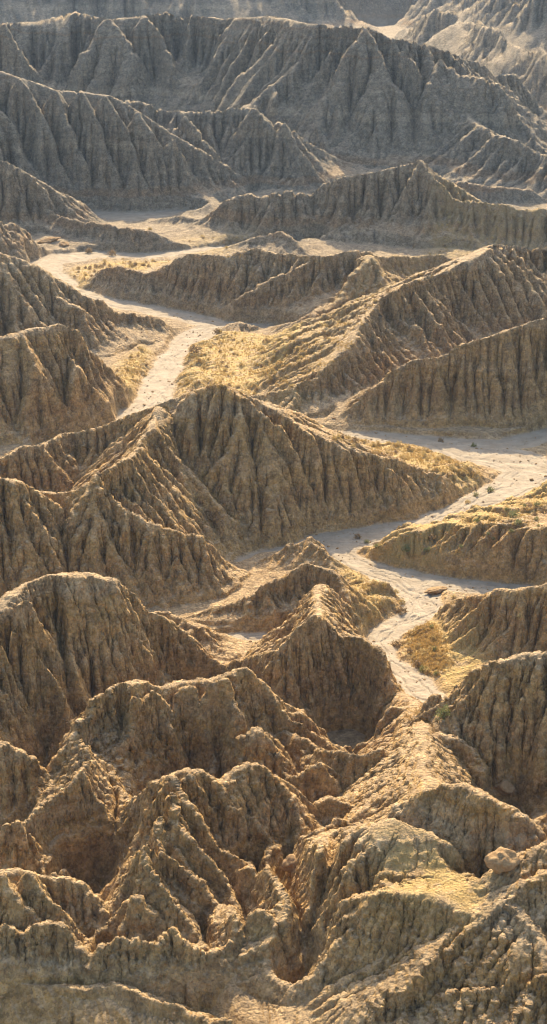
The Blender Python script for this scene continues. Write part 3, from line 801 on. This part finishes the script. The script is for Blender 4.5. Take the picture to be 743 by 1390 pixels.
# ---------------------------------------------------------------- build the terrain pieces
INFO = {
    'far_back': ('distant_hills', 'hazy grey hills cut off by the top edge of the picture', 'hills'),
    'far_right': ('distant_hill', 'smooth dark hill at the upper right behind the long far ridge', 'hill'),
    'far_ridge': ('ridge', 'long blue grey ridge with deep ravines across the far distance', 'ridge'),
    'pleated': ('ridge', 'grey cliff with vertical pleats rising straight behind the far sandy pool', 'ridge'),
    'pale_spur': ('ridge', 'grey spur descending rightwards below the middle of the long far ridge', 'ridge'),
    'low_cliff': ('ridge', 'low even cliff between the far sandy pool and the pale wash bend', 'ridge'),
    'crested': ('ridge', 'ridge rising rightwards to a single rounded crest in the upper centre', 'ridge'),
    'knoll': ('knoll', 'small dark rounded knoll in front of the single crested ridge', 'hill'),
    'mid_ridge': ('ridge', 'long level dark bank above the shaded stretch of the upper wash', 'ridge'),
    'shrub_ridge': ('ridge', 'ridge at right whose sunlit crest dotted with shrubs slants down leftwards', 'ridge'),
    'fluted': ('ridge', 'evenly fluted ridge at the right edge standing over the shaded wash', 'ridge'),
    'left_knob': ('hill', 'small pale hill at the left edge beside the bright wash bend', 'hill'),
    'left_slope': ('ridge', 'dark slope at left ending in a low point at the upper wash', 'ridge'),
    'left_hill': ('hill', 'furrowed rounded hill at left beside the sunlit upper wash', 'hill'),
    'central': ('ridge', 'big central ridge with a peak and a furrowed face descending to the right', 'ridge'),
    'buttress': ('ridge', 'steep serrated spur reaching towards the viewer from the big central ridge', 'ridge'),
    'left_shoulder': ('hill', 'brown shoulder at the left edge just above the rounded dome', 'hill'),
    'dome': ('hill', 'large rounded brown dome at left with dark clefts in its face', 'hill'),
    'low_spur': ('ridge', 'low pale spurs lying right behind the rounded dome', 'ridge'),
    'hollow': ('hill', 'pointed hill curving round a small sandy hollow left of the lower wash', 'hill'),
    'butte': ('hill', 'brown butte with a sheer curved wall above the dark round pit', 'hill'),
    'fin_ridge': ('ridge', 'brown ridge of tall rounded fins in front of the dome', 'ridge'),
    'crumbly': ('ridge', 'crumbly pale crest curving down beside the darkest ravine at left', 'ridge'),
    'left_mound': ('hill', 'blunt mound at the left edge below the clefts of the dome', 'hill'),
    'pyramid': ('hill', 'pyramid shaped hill of many sharp spurs in the lower centre', 'hill'),
    'pinnacle': ('hill', 'small pointed pinnacle near the bottom left of the pyramid hill', 'hill'),
    'corner_hill': ('hill', 'ribbed hill in the bottom left corner', 'hill'),
    'front_rim': ('ridge', 'blunt spurs rising towards the viewer along the bottom edge', 'ridge'),
    'claw': ('ridge', 'narrow jagged crest at bottom centre beside the deep cleft', 'ridge'),
    'horn': ('hill', 'horn shaped fin between the brown fins and the pit', 'hill'),
    'pit_wall': ('ridge', 'thin brown wall closing the near side of the dark round pit', 'ridge'),
    'spine': ('ridge', 'broad lumpy spine running from the wash end towards the viewer', 'ridge'),
    'grey_mound': ('hill', 'smooth grey brown mound behind the grassy shelf and its boulder', 'hill'),
    'tusk': ('ridge', 'curved steep fin left of the grassy shelf summit', 'ridge'),
    'mesa': ('hill', 'foreground hill at right carrying the flat grassy shelf', 'hill'),
    'right_crag': ('ridge', 'craggy ridge at the right edge above the golden grass bank', 'ridge'),
    'gorge_wall': ('ridge', 'dark rough slope at the right edge falling into the gorge', 'ridge'),
    'edge_crag': ('crag', 'small crag at the right edge below the gorge slope', 'crag'),
    'cut_bank': ('bank', 'terrace at right ending in a smooth cut bank over the wash', 'bank'),
    'upper_terrace': ('terrace', 'sunlit scrubby terrace beside the upper wash', 'terrace'),
    'right_terrace': ('terrace', 'low scrubby margin of the terrace at right inside the wash bend', 'terrace'),
    'inner_terrace': ('terrace', 'small sloping scrub flat left of the lower wash', 'terrace'),
    'grass_bank': ('terrace', 'bank of golden dry grass right of the lower wash', 'terrace'),
    'left_bank': ('terrace', 'narrow pale bank on the left of the sunlit upper wash', 'terrace'),
    'bend_bar': ('terrace', 'flat bar dotted with shrubs inside the bright wash bend', 'terrace'),
    'middle_terrace': ('terrace', 'sunlit scrub strip behind the right end of the big central ridge', 'terrace'),
    'far_pool': ('dry_wash', 'shaded pool of pale sand at the foot of the pleated cliff', 'dry wash'),
    'far_pan': ('dry_wash', 'tiny pale sand flat among the farthest hills', 'dry wash'),
    'upper_wash': ('dry_wash', 'pale sandy upper wash winding down to behind the big central ridge', 'dry wash'),
    'lower_wash': ('dry_wash', 'pale sandy lower wash snaking from the right edge to the foreground', 'dry wash'),
    'hollow_wash': ('dry_wash', 'narrow sand floor in the small hollow left of the lower wash', 'dry wash'),
    'pit': ('dry_wash', 'shadowed sand floor of the round pit under the butte', 'dry wash'),
}
PB = np.stack([BX, BY, BZ], -1)
NRM = np.cross(np.gradient(PB, axis=1), np.gradient(PB, axis=0))
NRM /= np.linalg.norm(NRM, axis=-1, keepdims=True)
SAND = np.clip(0.5 - MW / 0.8, 0, 1)
SLOPE = np.hypot(g0, g1)
# washed-in sand and fine silt also floors the narrow gullies between hills
SAND = np.maximum(SAND, np.clip((MY - 300) / 60, 0, 1) * 0.5 * np.clip((MA - 6.2) / 2, 0, 1) * np.clip(1.2 - SLOPE * 2.2, 0, 1))
GR = np.clip(MG, 0, 1) * np.clip(MW / 1.5, 0, 1)
VID = np.arange(MR * NC).reshape(MR, NC)
q = np.stack([VID[:-1, :-1], VID[:-1, 1:], VID[1:, 1:], VID[1:, :-1]], -1).reshape(-1, 4)
ql = lab[:-1, :-1].ravel()
CO = PB.reshape(-1, 3)
NF = NRM.reshape(-1, 3)
terrain = {}
for k, key in enumerate(keys):
    f = q[ql == k]
    if len(f) == 0:
        print('no faces', key); continue
    used, inv = np.unique(f.ravel(), return_inverse=True)
    me = bpy.data.meshes.new(key)
    nf = len(f)
    me.vertices.add(len(used)); me.vertices.foreach_set('co', CO[used].astype(np.float32).ravel())
    me.loops.add(nf * 4); me.loops.foreach_set('vertex_index', inv.astype(np.int32))
    me.polygons.add(nf)
    me.polygons.foreach_set('loop_start', (np.arange(nf) * 4).astype(np.int32))
    me.update(calc_edges=True)
    me.polygons.foreach_set('use_smooth', np.ones(nf, bool))
    for an, arr in (('sand', SAND), ('grass', GR)):
        at = me.attributes.new(an, 'FLOAT', 'POINT')
        at.data.foreach_set('value', arr.ravel()[used].astype(np.float32))
    me.normals_split_custom_set_from_vertices(NF[used].astype(np.float32))
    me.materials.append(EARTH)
    nm, lb, ct = INFO[key]
    o = bpy.data.objects.new(nm, me)
    o['kind'] = 'structure'; o['label'] = lb; o['category'] = ct
    col.objects.link(o)
    terrain[key] = o
print('terrain', round(time.time() - T0, 1), 'quads', len(q))

# ---------------------------------------------------------------- shrubs, grass, boulders
bpy.context.view_layer.update()
DG = bpy.context.evaluated_depsgraph_get()
def cast(px, py):
    rx, ry, rd = ray(px, py)
    ok, loc, nor, _, ob, _ = sc.ray_cast(DG, Vector((0, 0, CAM_H)), Vector((rx, ry, -rd)).normalized())
    return (loc, nor) if ok else (None, None)

def plant_mat(name, c0, c1, trans=0.25):
    m = bpy.data.materials.new(name)
    t, b, out = nodes(m)
    oi = nd(t, 'ShaderNodeObjectInfo')
    geo = nd(t, 'ShaderNodeNewGeometry')
    n = noise_n(t, geo.outputs['Position'], 3.0, 3)
    f = math_(t, 'ADD', math_(t, 'MULTIPLY', oi.outputs['Random'], 0.5), math_(t, 'MULTIPLY', n, 0.5))
    t.links.new(mixc(t, f, c0, c1), b.inputs['Base Color'])
    b.inputs['Roughness'].default_value = 0.9
    b.inputs['Specular IOR Level'].default_value = 0.1
    tr = nd(t, 'ShaderNodeBsdfTranslucent'); t.links.new(mixc(t, f, c0, c1), tr.inputs[0])
    mx = nd(t, 'ShaderNodeMixShader'); mx.inputs[0].default_value = trans
    t.links.new(b.outputs[0], mx.inputs[1]); t.links.new(tr.outputs[0], mx.inputs[2])
    t.links.new(mx.outputs[0], out.inputs[0])
    return m
M_GOLD = plant_mat('golden_brush', (0.42, 0.30, 0.11), (0.56, 0.42, 0.18))
M_BROWN = plant_mat('brown_brush', (0.22, 0.15, 0.075), (0.34, 0.24, 0.125))
M_GREEN = plant_mat('green_brush', (0.17, 0.17, 0.055), (0.29, 0.27, 0.11))
M_STEM = plant_mat('stem_wood', (0.13, 0.09, 0.055), (0.20, 0.14, 0.085), 0.0)
M_GRASS = plant_mat('dry_grass', (0.42, 0.27, 0.085), (0.56, 0.40, 0.16))

def shrub_meshes(name, seed, leafmat, nleaf, up):
    r = random.Random(seed)
    v, f = [], []
    for i in range(nleaf):
        th = r.uniform(0, 2 * math.pi); el = math.asin(r.uniform(0.0, 1.0) ** up); rad = r.uniform(0.55, 1.0) * (0.85 + 0.2 * math.sin(3 * th + seed))
        c = Vector((math.cos(th) * math.cos(el) * rad * 0.5, math.sin(th) * math.cos(el) * rad * 0.5, 0.04 + math.sin(el) * rad * 0.62))
        a = Vector((r.uniform(-1, 1), r.uniform(-1, 1), r.uniform(-0.4, 1))).normalized()
        bb = a.cross(Vector((r.uniform(-1, 1), r.uniform(-1, 1), r.uniform(-1, 1)))).normalized()
        L, W = r.uniform(0.08, 0.17), r.uniform(0.025, 0.06)
        n = len(v)
        v += [c - a * L * 0.5, c + bb * W, c + a * L * 0.5, c - bb * W]
        f.append((n, n + 1, n + 2, n + 3))
    me = bpy.data.meshes.new(name + '_foliage'); me.from_pydata(v, [], f); me.materials.append(leafmat)
    v, f = [], []
    for i in range(12):
        th = r.uniform(0, 2 * math.pi); el = r.uniform(0.35, 1.4); L = r.uniform(0.4, 0.58)
        d = Vector((math.cos(th) * math.cos(el), math.sin(th) * math.cos(el), math.sin(el)))
        s_ = d.cross(Vector((0, 0, 1))).normalized() if abs(d.z) < 0.99 else Vector((1, 0, 0))
        u = d.cross(s_); w = 0.014
        n = len(v)
        v += [s_ * w - d * 0.05, (s_ * -0.5 + u * 0.87) * w - d * 0.05, (s_ * -0.5 - u * 0.87) * w - d * 0.05, d * L]
        f += [(n, n + 1, n + 3), (n + 1, n + 2, n + 3), (n + 2, n, n + 3)]
    ms = bpy.data.meshes.new(name + '_stems'); ms.from_pydata(v, [], f); ms.materials.append(M_STEM)
    return me, ms
KINDS = {
    'gold': [shrub_meshes('gold', 1, M_GOLD, 190, 0.8), shrub_meshes('gold', 2, M_GOLD, 170, 0.6)],
    'brown': [shrub_meshes('brown', 3, M_BROWN, 190, 0.7), shrub_meshes('brown', 4, M_BROWN, 170, 0.8)],
    'green': [shrub_meshes('green', 5, M_GREEN, 210, 0.7), shrub_meshes('green', 6, M_GREEN, 180, 0.6)],
}
vr = random.Random(99)
COUNT = {'shrub': 0}
def put_shrub(px, py, wpx, kind, label, group):
    loc, nor = cast(px, py)
    if loc is None or nor.z < 0.45: return None
    dist = (loc - Vector((0, 0, CAM_H))).length
    w = 1.3 * wpx * dist / FOC
    fo, st = vr.choice(KINDS[kind])
    e = bpy.data.objects.new('shrub', None)
    e.location = loc - Vector((0, 0, 0.03 * w)); e.scale = (w, w * vr.uniform(0.85, 1.1), w * vr.uniform(0.8, 1.1)); e.rotation_euler = (0, 0, vr.uniform(0, 6.28))
    e.empty_display_size = 0.1
    e['label'] = label; e['category'] = 'shrub'; e['group'] = group
    col.objects.link(e)
    for nm, me in (('foliage', fo), ('stems', st)):
        o = bpy.data.objects.new(nm, me); o.parent = e; col.objects.link(o)
    COUNT['shrub'] += 1
    return e

SINGLES = [
    (458, 598, 14, 'gold', 'largest golden shrub at the left end of the strip behind the central ridge'),
    (482, 599, 11, 'brown', 'brownish shrub just right of the largest golden shrub behind the central ridge'),
    (598, 599, 8, 'brown', 'dark shrub alone in the shaded wash under the fluted ridge'),
    (643, 607, 8, 'green', 'dark green shrub in the shaded wash near the right bend'),
    (666, 668, 11, 'green', 'upright green bush on the sunlit wash edge at the right bend'),
    (646, 674, 9, 'green', 'small green bush left of the upright one at the right bend'),
    (635, 683, 8, 'gold', 'yellow shrub at the foot of the central ridge tip'),
    (604, 684, 9, 'brown', 'brown shrub against the foot of the central ridge near its tip'),
    (546, 702, 9, 'brown', 'brown shrub in shade where the central ridge meets the wash'),
    (486, 731, 10, 'brown', 'dark shrub in the shaded wash left of the scrubby terrace'),
    (498, 737, 8, 'green', 'dark greenish shrub second in the row in the shaded wash'),
    (511, 741, 9, 'brown', 'dark shrub at the left tip of the scrubby terrace'),
    (552, 748, 12, 'green', 'greyish green shrub on the left part of the right terrace'),
    (586, 732, 11, 'brown', 'brown shrub in the middle of the right terrace'),
    (697, 702, 16, 'green', 'largest green bush on top of the right terrace'),
    (704, 712, 12, 'green', 'green bush just below the largest one on the right terrace'),
    (738, 697, 14, 'brown', 'dark bush on the terrace at the right edge of the picture'),
    (741, 669, 12, 'gold', 'golden shrub at the right edge beside the wash bend'),
    (508, 794, 11, 'gold', 'golden shrub at the top of the small scrub flat by the lower wash'),
    (521, 797, 10, 'gold', 'golden shrub second from the top on the small scrub flat'),
    (537, 806, 10, 'gold', 'golden shrub third from the top on the small scrub flat'),
    (546, 820, 10, 'gold', 'golden shrub on the wash edge above the brown bush'),
    (545, 832, 16, 'brown', 'wide brown bush at the lower end of the small scrub flat'),
    (539, 877, 14, 'brown', 'brown bush on the wash sand left of the golden grass bank'),
    (557, 886, 11, 'brown', 'grey brown bush at the upper edge of the golden grass bank'),
    (567, 903, 12, 'brown', 'round brown bush at the lower edge of the golden grass bank'),
    (574, 912, 12, 'green', 'green bush beside the round brown one at the grass bank foot'),
    (604, 975, 22, 'green', 'bright green bush at the very end of the lower wash'),
    (616, 812, 9, 'gold', 'golden shrub on the crest of the craggy right ridge'),
    (706, 838, 9, 'gold', 'pale tuft growing alone on the craggy right ridge face'),
    (153, 347, 12, 'brown', 'dark round bush at the shaded foot of the low even cliff'),
    (121, 343, 10, 'brown', 'small dark bush left of the round one under the low cliff'),
    (295, 454, 12, 'brown', 'round brown bush at the upper tip of the sunlit upper terrace'),
    (264, 478, 14, 'brown', 'dark wide bush on the upper terrace edge beside the bright wash'),
    (105, 440, 11, 'gold', 'pale shrub alone on the dark slope left of the upper wash'),
    (204, 312, 6, 'gold', 'tiny golden shrub on the rim of the low even cliff'),
]
for px, py, w, k, lb in SINGLES:
    put_shrub(px, py, w, k, lb, 'single shrubs along the wash')

def in_poly(x, y, P):
    c = False
    for i in range(len(P)):
        (x0, y0), (x1, y1) = P[i], P[i - 1]
        if (y0 > y) != (y1 > y) and x < (x1 - x0) * (y - y0) / (y1 - y0) + x0: c = not c
    return c
def sample(P, n):
    xs = [p[0] for p in P]; ys = [p[1] for p in P]; out = []
    while len(out) < n:
        x, y = vr.uniform(min(xs), max(xs)), vr.uniform(min(ys), max(ys))
        if in_poly(x, y, P): out.append((x, y))
    return out
def wash_dist(x, y):
    a = (x / y + A_MAX) / (2 * A_MAX) * (NC - 1); v = (math.log(y) - V0) / (V1 - V0) * (NR - 1)
    return WSD[min(max(int(round(v)), 0), NR - 1), min(max(int(round(a)), 0), NC - 1)]
FIELDS = [
    ([(250, 462), (290, 447), (395, 458), (430, 470), (400, 522), (330, 540), (262, 522), (238, 540), (240, 505)], 70, 4, 8, ('gold', 'gold', 'brown'), 'shrub on the sunlit upper terrace', 'shrubs of the upper terrace'),
    ([(640, 352), (560, 392), (505, 442), (440, 506), (400, 530), (372, 512), (430, 440), (520, 375)], 58, 4, 7, ('gold', 'gold', 'brown'), 'shrub on the slanting sunlit ridge flank', 'shrubs of the slanting ridge'),
    ([(445, 592), (500, 596), (580, 606), (640, 632), (655, 652), (600, 640), (540, 625), (480, 608)], 38, 5, 9, ('gold', 'gold', 'brown'), 'low shrub behind the central ridge', 'shrubs of the middle strip'),
    ([(510, 742), (560, 732), (620, 712), (680, 690), (743, 665), (743, 718), (690, 738), (640, 750), (590, 756), (540, 764)], 60, 5, 9, ('gold', 'brown', 'green'), 'low shrub on the right terrace', 'shrubs of the right terrace'),
    ([(470, 775), (500, 795), (540, 825), (535, 838), (500, 850), (485, 830)], 12, 5, 8, ('gold', 'gold', 'brown'), 'shrub on the flat left of the lower wash', 'shrubs of the small flat'),
    ([(575, 838), (598, 862), (608, 898), (590, 920), (568, 905), (552, 878), (562, 856)], 18, 6, 10, ('gold', 'gold', 'green'), 'clump on the golden grass bank', 'clumps of the grass bank'),
    ([(92, 372), (110, 358), (150, 353), (235, 355), (190, 367), (135, 364), (120, 386), (106, 394)], 30, 4, 7, ('brown', 'gold', 'brown'), 'shrub on the bar inside the wash bend', 'shrubs of the bend bar'),
    ([(160, 494), (190, 472), (205, 477), (198, 502), (176, 538), (158, 530)], 14, 4, 8, ('gold', 'gold', 'brown'), 'shrub on the bank left of the upper wash', 'shrubs of the left bank'),
    ([(600, 262), (650, 280), (743, 292), (743, 330), (600, 345), (560, 352), (590, 310)], 26, 3, 5, ('gold', 'brown'), 'tiny shrub on the crested ridge flank', 'shrubs of the crested ridge'),
    ([(250, 322), (300, 320), (345, 326), (310, 338), (262, 340)], 14, 3, 5, ('gold', 'brown'), 'tiny shrub left of the dark knoll', 'shrubs near the knoll'),
    ([(0, 350), (60, 375), (110, 410), (150, 440), (100, 445), (0, 455)], 18, 3, 6, ('gold', 'brown'), 'tiny shrub on the dark left slope', 'shrubs of the left slope'),
]
ORD = ['leftmost', 'second', 'third', 'fourth', 'fifth', 'sixth', 'seventh', 'eighth', 'ninth', 'tenth', 'eleventh', 'twelfth', 'thirteenth', 'fourteenth', 'fifteenth', 'sixteenth', 'seventeenth', 'eighteenth', 'nineteenth', 'twentieth']
TENS = {20: 'twenty', 30: 'thirty', 40: 'forty', 50: 'fifty', 60: 'sixty', 70: 'seventy'}
UNITS = ['', 'first'] + ORD[1:9]
def ordinal(i):
    if i < 20: return ORD[i]
    n = i + 1
    return TENS[n - n % 10] + '-' + UNITS[n % 10] if n % 10 else TENS[n].replace('ty', 'tieth')
COLN = {'gold': 'golden', 'brown': 'brown', 'green': 'greyish green'}
for P, n, w0, w1, kk, lb, gp in FIELDS:
    made = []
    for x, y in sample(P, n):
        loc, _ = cast(x, y)
        if loc is None or wash_dist(loc.x, loc.y) < 0.8: continue
        k = vr.choice(kk)
        o = put_shrub(x, y, vr.uniform(w0, w1), k, '', gp)
        if o: made.append((k, x, o))
    for k in ('gold', 'brown', 'green'):
        for i, (_, _, o) in enumerate(sorted([m for m in made if m[0] == k], key=lambda m: m[1])):
            o['label'] = ('leftmost %s %s' % (COLN[k], lb)) if i == 0 else '%s %s %s counted from the left' % (ordinal(i), COLN[k], lb)
print('shrubs', COUNT['shrub'], round(time.time() - T0, 1))

# dry grass: countless tufts, one object
gv, gf = [], []
def tuft(p, hgt):
    for _ in range(6):
        th = vr.uniform(0, 6.28); lean = vr.uniform(0.1, 0.7)
        d = Vector((math.cos(th) * lean, math.sin(th) * lean, 1)).normalized() * hgt * vr.uniform(0.6, 1.1)
        w = Vector((-math.sin(th), math.cos(th), 0)) * hgt * 0.13
        n = len(gv)
        b0 = p + Vector((vr.uniform(-1, 1), vr.uniform(-1, 1), 0)) * hgt * 0.4
        gv.extend([b0 - w, b0 + w, b0 + d]); gf.append((n, n + 1, n + 2))
GFIELDS = [(FIELDS[0][0], 1500, 0.55), (FIELDS[1][0], 700, 0.5), (FIELDS[2][0], 900, 0.5), (FIELDS[3][0], 900, 0.45), (FIELDS[4][0], 350, 0.4), (FIELDS[5][0], 1300, 0.5), (FIELDS[6][0], 350, 0.5), (FIELDS[7][0], 350, 0.5),
           ([(530, 1170), (600, 1165), (650, 1195), (660, 1215), (630, 1235), (540, 1222)], 500, 0.16), ([(540, 1108), (575, 1082), (600, 1073), (590, 1085), (560, 1108)], 140, 0.2),
           ([(140, 952), (168, 934), (180, 936), (160, 948), (145, 962)], 80, 0.2), ([(225, 1268), (238, 1262), (245, 1268), (230, 1275)], 40, 0.2), ([(260, 345), (340, 345), (330, 352), (265, 356)], 120, 0.5), (FIELDS[8][0], 400, 0.5),
           ([(545, 955), (570, 955), (590, 975), (580, 985), (560, 970)], 120, 0.25), ([(450, 762), (500, 790), (540, 828), (500, 850), (480, 830)], 250, 0.3)]
for P, n, h in GFIELDS:
    n = int(n * 1.7)
    cl = sample(P, max(6, n // 14))
    for _ in range(n):
        cx, cy = vr.choice(cl)
        loc, nor = cast(cx + vr.gauss(0, 6), cy + vr.gauss(0, 3))
        if loc is None or nor.z < 0.6 or wash_dist(loc.x, loc.y) < 0.5: continue
        tuft(loc - Vector((0, 0, 0.03)), h * vr.uniform(0.6, 1.2))
gme = bpy.data.meshes.new('dry_grass'); gme.from_pydata(gv, [], gf); gme.materials.append(M_GRASS)
go = bpy.data.objects.new('dry_grass', gme); go['kind'] = 'stuff'; go['label'] = 'golden dry grass tufts on the terraces and shelf'; go['category'] = 'grass'; col.objects.link(go)

# boulders
def make_rock_mat():
    m = bpy.data.materials.new('boulder_stone')
    t, b, out = nodes(m)
    geo = nd(t, 'ShaderNodeNewGeometry'); pos = geo.outputs['Position']
    n1 = noise_n(t, pos, 1.4, 6, 0.65); n2 = noise_n(t, pos, 7.0, 5, 0.6)
    c = mixc(t, ramp(t, n1, 0.35, 0.65), (0.25, 0.145, 0.06), (0.38, 0.25, 0.12))
    c = mixc(t, math_(t, 'MULTIPLY', ramp(t, n2, 0.52, 0.66), 0.6), c, (0.16, 0.11, 0.065))
    t.links.new(c, b.inputs['Base Color']); b.inputs['Roughness'].default_value = 0.95; b.inputs['Specular IOR Level'].default_value = 0.12
    bp = nd(t, 'ShaderNodeBump'); bp.inputs['Distance'].default_value = 0.25; bp.inputs['Strength'].default_value = 0.9
    t.links.new(math_(t, 'ADD', n1, math_(t, 'MULTIPLY', n2, 0.4)), bp.inputs['Height']); t.links.new(bp.outputs[0], b.inputs['Normal'])
    return m
M_ROCK = make_rock_mat()
import bmesh
def rock_mesh(name, seed, sub=4):
    bm = bmesh.new(); bmesh.ops.create_icosphere(bm, subdivisions=sub, radius=1.0)
    co = np.array([v.co[:] for v in bm.verts])
    r = random.Random(seed); d = np.ones(len(co))
    for _ in range(14):      # planar facets
        n = np.array([r.gauss(0, 1) for _ in range(3)]); n /= np.linalg.norm(n)
        h = r.uniform(0.62, 0.88); k = co @ n
        d = np.where(k * d > h, h / np.maximum(k, 1e-6), d)
    x, y, z = (co * 2.2 + seed).T
    d = d + 0.14 * noise3(x, y, z, seed) + 0.09 * noise3(x * 2.3, y * 2.3, z * 2.3, seed + 1) + 0.03 * noise3(x * 5, y * 5, z * 5, seed + 2)
    for v, k in zip(bm.verts, d): v.co *= float(k)
    me = bpy.data.meshes.new(name); bm.to_mesh(me); bm.free()
    for p in me.polygons: p.use_smooth = True
    me.materials.append(M_ROCK)
    return me
ROCKS = [
    (680, 1176, 40, (1.15, 1.0, 0.95), 'big rounded boulder in the hollow between the grassy shelf and grey mound'),
    (398, 1176, 28, (1.1, 1.0, 0.8), 'blocky boulder wedged in the cleft right of the pyramid hill'),
    (685, 1072, 24, (1.2, 1.0, 0.8), 'boulder lying at the bottom of the dark gorge at right'),
    (592, 804, 26, (1.6, 0.8, 0.45), 'low flat rock on the wash edge above the craggy right ridge'),
    (540, 1213, 7, (1.0, 0.8, 0.6), 'small pale stone lying on the grassy shelf'),
    (66, 328, 20, (1.7, 1.0, 0.4), 'flat rock ledge left of the low cliff beside the bright wash bend'),
    (88, 332, 14, (1.5, 1.0, 0.4), 'smaller flat rock next to the ledge at the bright wash bend'),
    (722, 652, 6, (1.2, 1.0, 0.7), 'dark stone standing in the sand of the right wash bend'),
]
for i, (px, py, w, sc3, lb) in enumerate(ROCKS):
    loc, nor = cast(px, py)
    if loc is None: continue
    r_ = 0.5 * w * (loc - Vector((0, 0, CAM_H))).length / FOC
    o = bpy.data.objects.new('boulder', rock_mesh('boulder', 40 + i))
    o.scale = [r_ * k for k in sc3]; o.rotation_euler = (0.1, -0.1, i * 1.3); o.location = loc + Vector((0, 0, r_ * sc3[2] * 0.35))
    o['label'] = lb; o['category'] = 'boulder'; o['group'] = 'boulders'
    col.objects.link(o)

# loose rubble: countless stones, one object
base = []
for sd in range(4):
    bm = bmesh.new(); bmesh.ops.create_icosphere(bm, subdivisions=1, radius=1.0)
    r = random.Random(sd)
    for v in bm.verts: v.co = v.co * r.uniform(0.65, 1.05)
    base.append((np.array([v.co[:] for v in bm.verts]), np.array([[v.index for v in f.verts] for f in bm.faces]))); bm.free()
RV, RF, nb = [], [], 0
def stone(p, r):
    global nb
    v, f = vr.choice(base)
    a = vr.uniform(0, 6.28); m = np.array([[math.cos(a), -math.sin(a), 0], [math.sin(a), math.cos(a), 0], [0, 0, 1]])
    RV.append((v * np.array([r, r * vr.uniform(0.6, 1), r * vr.uniform(0.5, 0.9)])) @ m.T + np.array(p)); RF.append(f + nb); nb += len(v)
for i_ in range(5200):
    px, py = (vr.uniform(0, 743), vr.uniform(560, 1385)) if i_ < 3600 else (vr.uniform(420, 743), vr.uniform(580, 960)) if i_ < 4700 else (vr.uniform(150, 320), vr.uniform(420, 580))
    loc, nor = cast(px, py)
    if loc is None or nor.z < 0.55: continue
    wd = wash_dist(loc.x, loc.y)
    if wd > 0 and i_ >= 3600 and vr.random() < 0.6: continue
    k = (loc - Vector((0, 0, CAM_H))).length / FOC
    stone((loc.x, loc.y, loc.z), k * min(3.2, 0.55 + vr.expovariate(1.6)))
rme = bpy.data.meshes.new('rubble'); V_ = np.concatenate(RV); F_ = np.concatenate(RF)
rme.from_pydata(V_.tolist(), [], F_.tolist()); rme.materials.append(M_ROCK)
ro = bpy.data.objects.new('rubble', rme); ro['kind'] = 'stuff'; ro['label'] = 'loose stones strewn over the slopes and gullies'; ro['category'] = 'rubble'; col.objects.link(ro)
print('scatter', round(time.time() - T0, 1), len(F_), len(gf))

# ---------------------------------------------------------------- ground beyond and haze
def box_mesh(name, x0, x1, y0, y1, z0, z1):
    me = bpy.data.meshes.new(name)
    v = [(x, y, z) for z in (z0, z1) for y in (y0, y1) for x in (x0, x1)]
    me.from_pydata(v, [], [(0, 2, 3, 1), (4, 5, 7, 6), (0, 1, 5, 4), (2, 6, 7, 3), (0, 4, 6, 2), (1, 3, 7, 5)])
    return me
hm = bpy.data.materials.new('haze')
hm.use_nodes = True
ht = hm.node_tree; ht.nodes.clear()
ho = ht.nodes.new('ShaderNodeOutputMaterial'); hv = ht.nodes.new('ShaderNodeVolumePrincipled')
hv.inputs['Color'].default_value = (0.58, 0.76, 1.0, 1)
hv.inputs['Density'].default_value = 0.000035
hv.inputs['Anisotropy'].default_value = 0.1
ht.links.new(hv.outputs[0], ho.inputs['Volume'])
gm = bpy.data.meshes.new('ground')
gm.from_pydata([(-6000, -3000, -2.5), (6000, -3000, -2.5), (6000, 9000, -2.5), (-6000, 9000, -2.5)], [], [(0, 1, 2, 3)])
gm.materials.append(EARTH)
g = bpy.data.objects.new('ground', gm); g['kind'] = 'structure'; g['label'] = 'bare desert floor stretching beyond the badlands'; col.objects.link(g)
hme = box_mesh('haze', -6100, 6100, -3100, 9100, -3.5, 175.0)
hme.materials.append(hm)
hz = bpy.data.objects.new('haze', hme); hz['kind'] = 'stuff'; hz['label'] = 'thin blue haze lying over the far ridges'; hz['category'] = 'haze'
col.objects.link(hz)
print('done', round(time.time() - T0, 1))
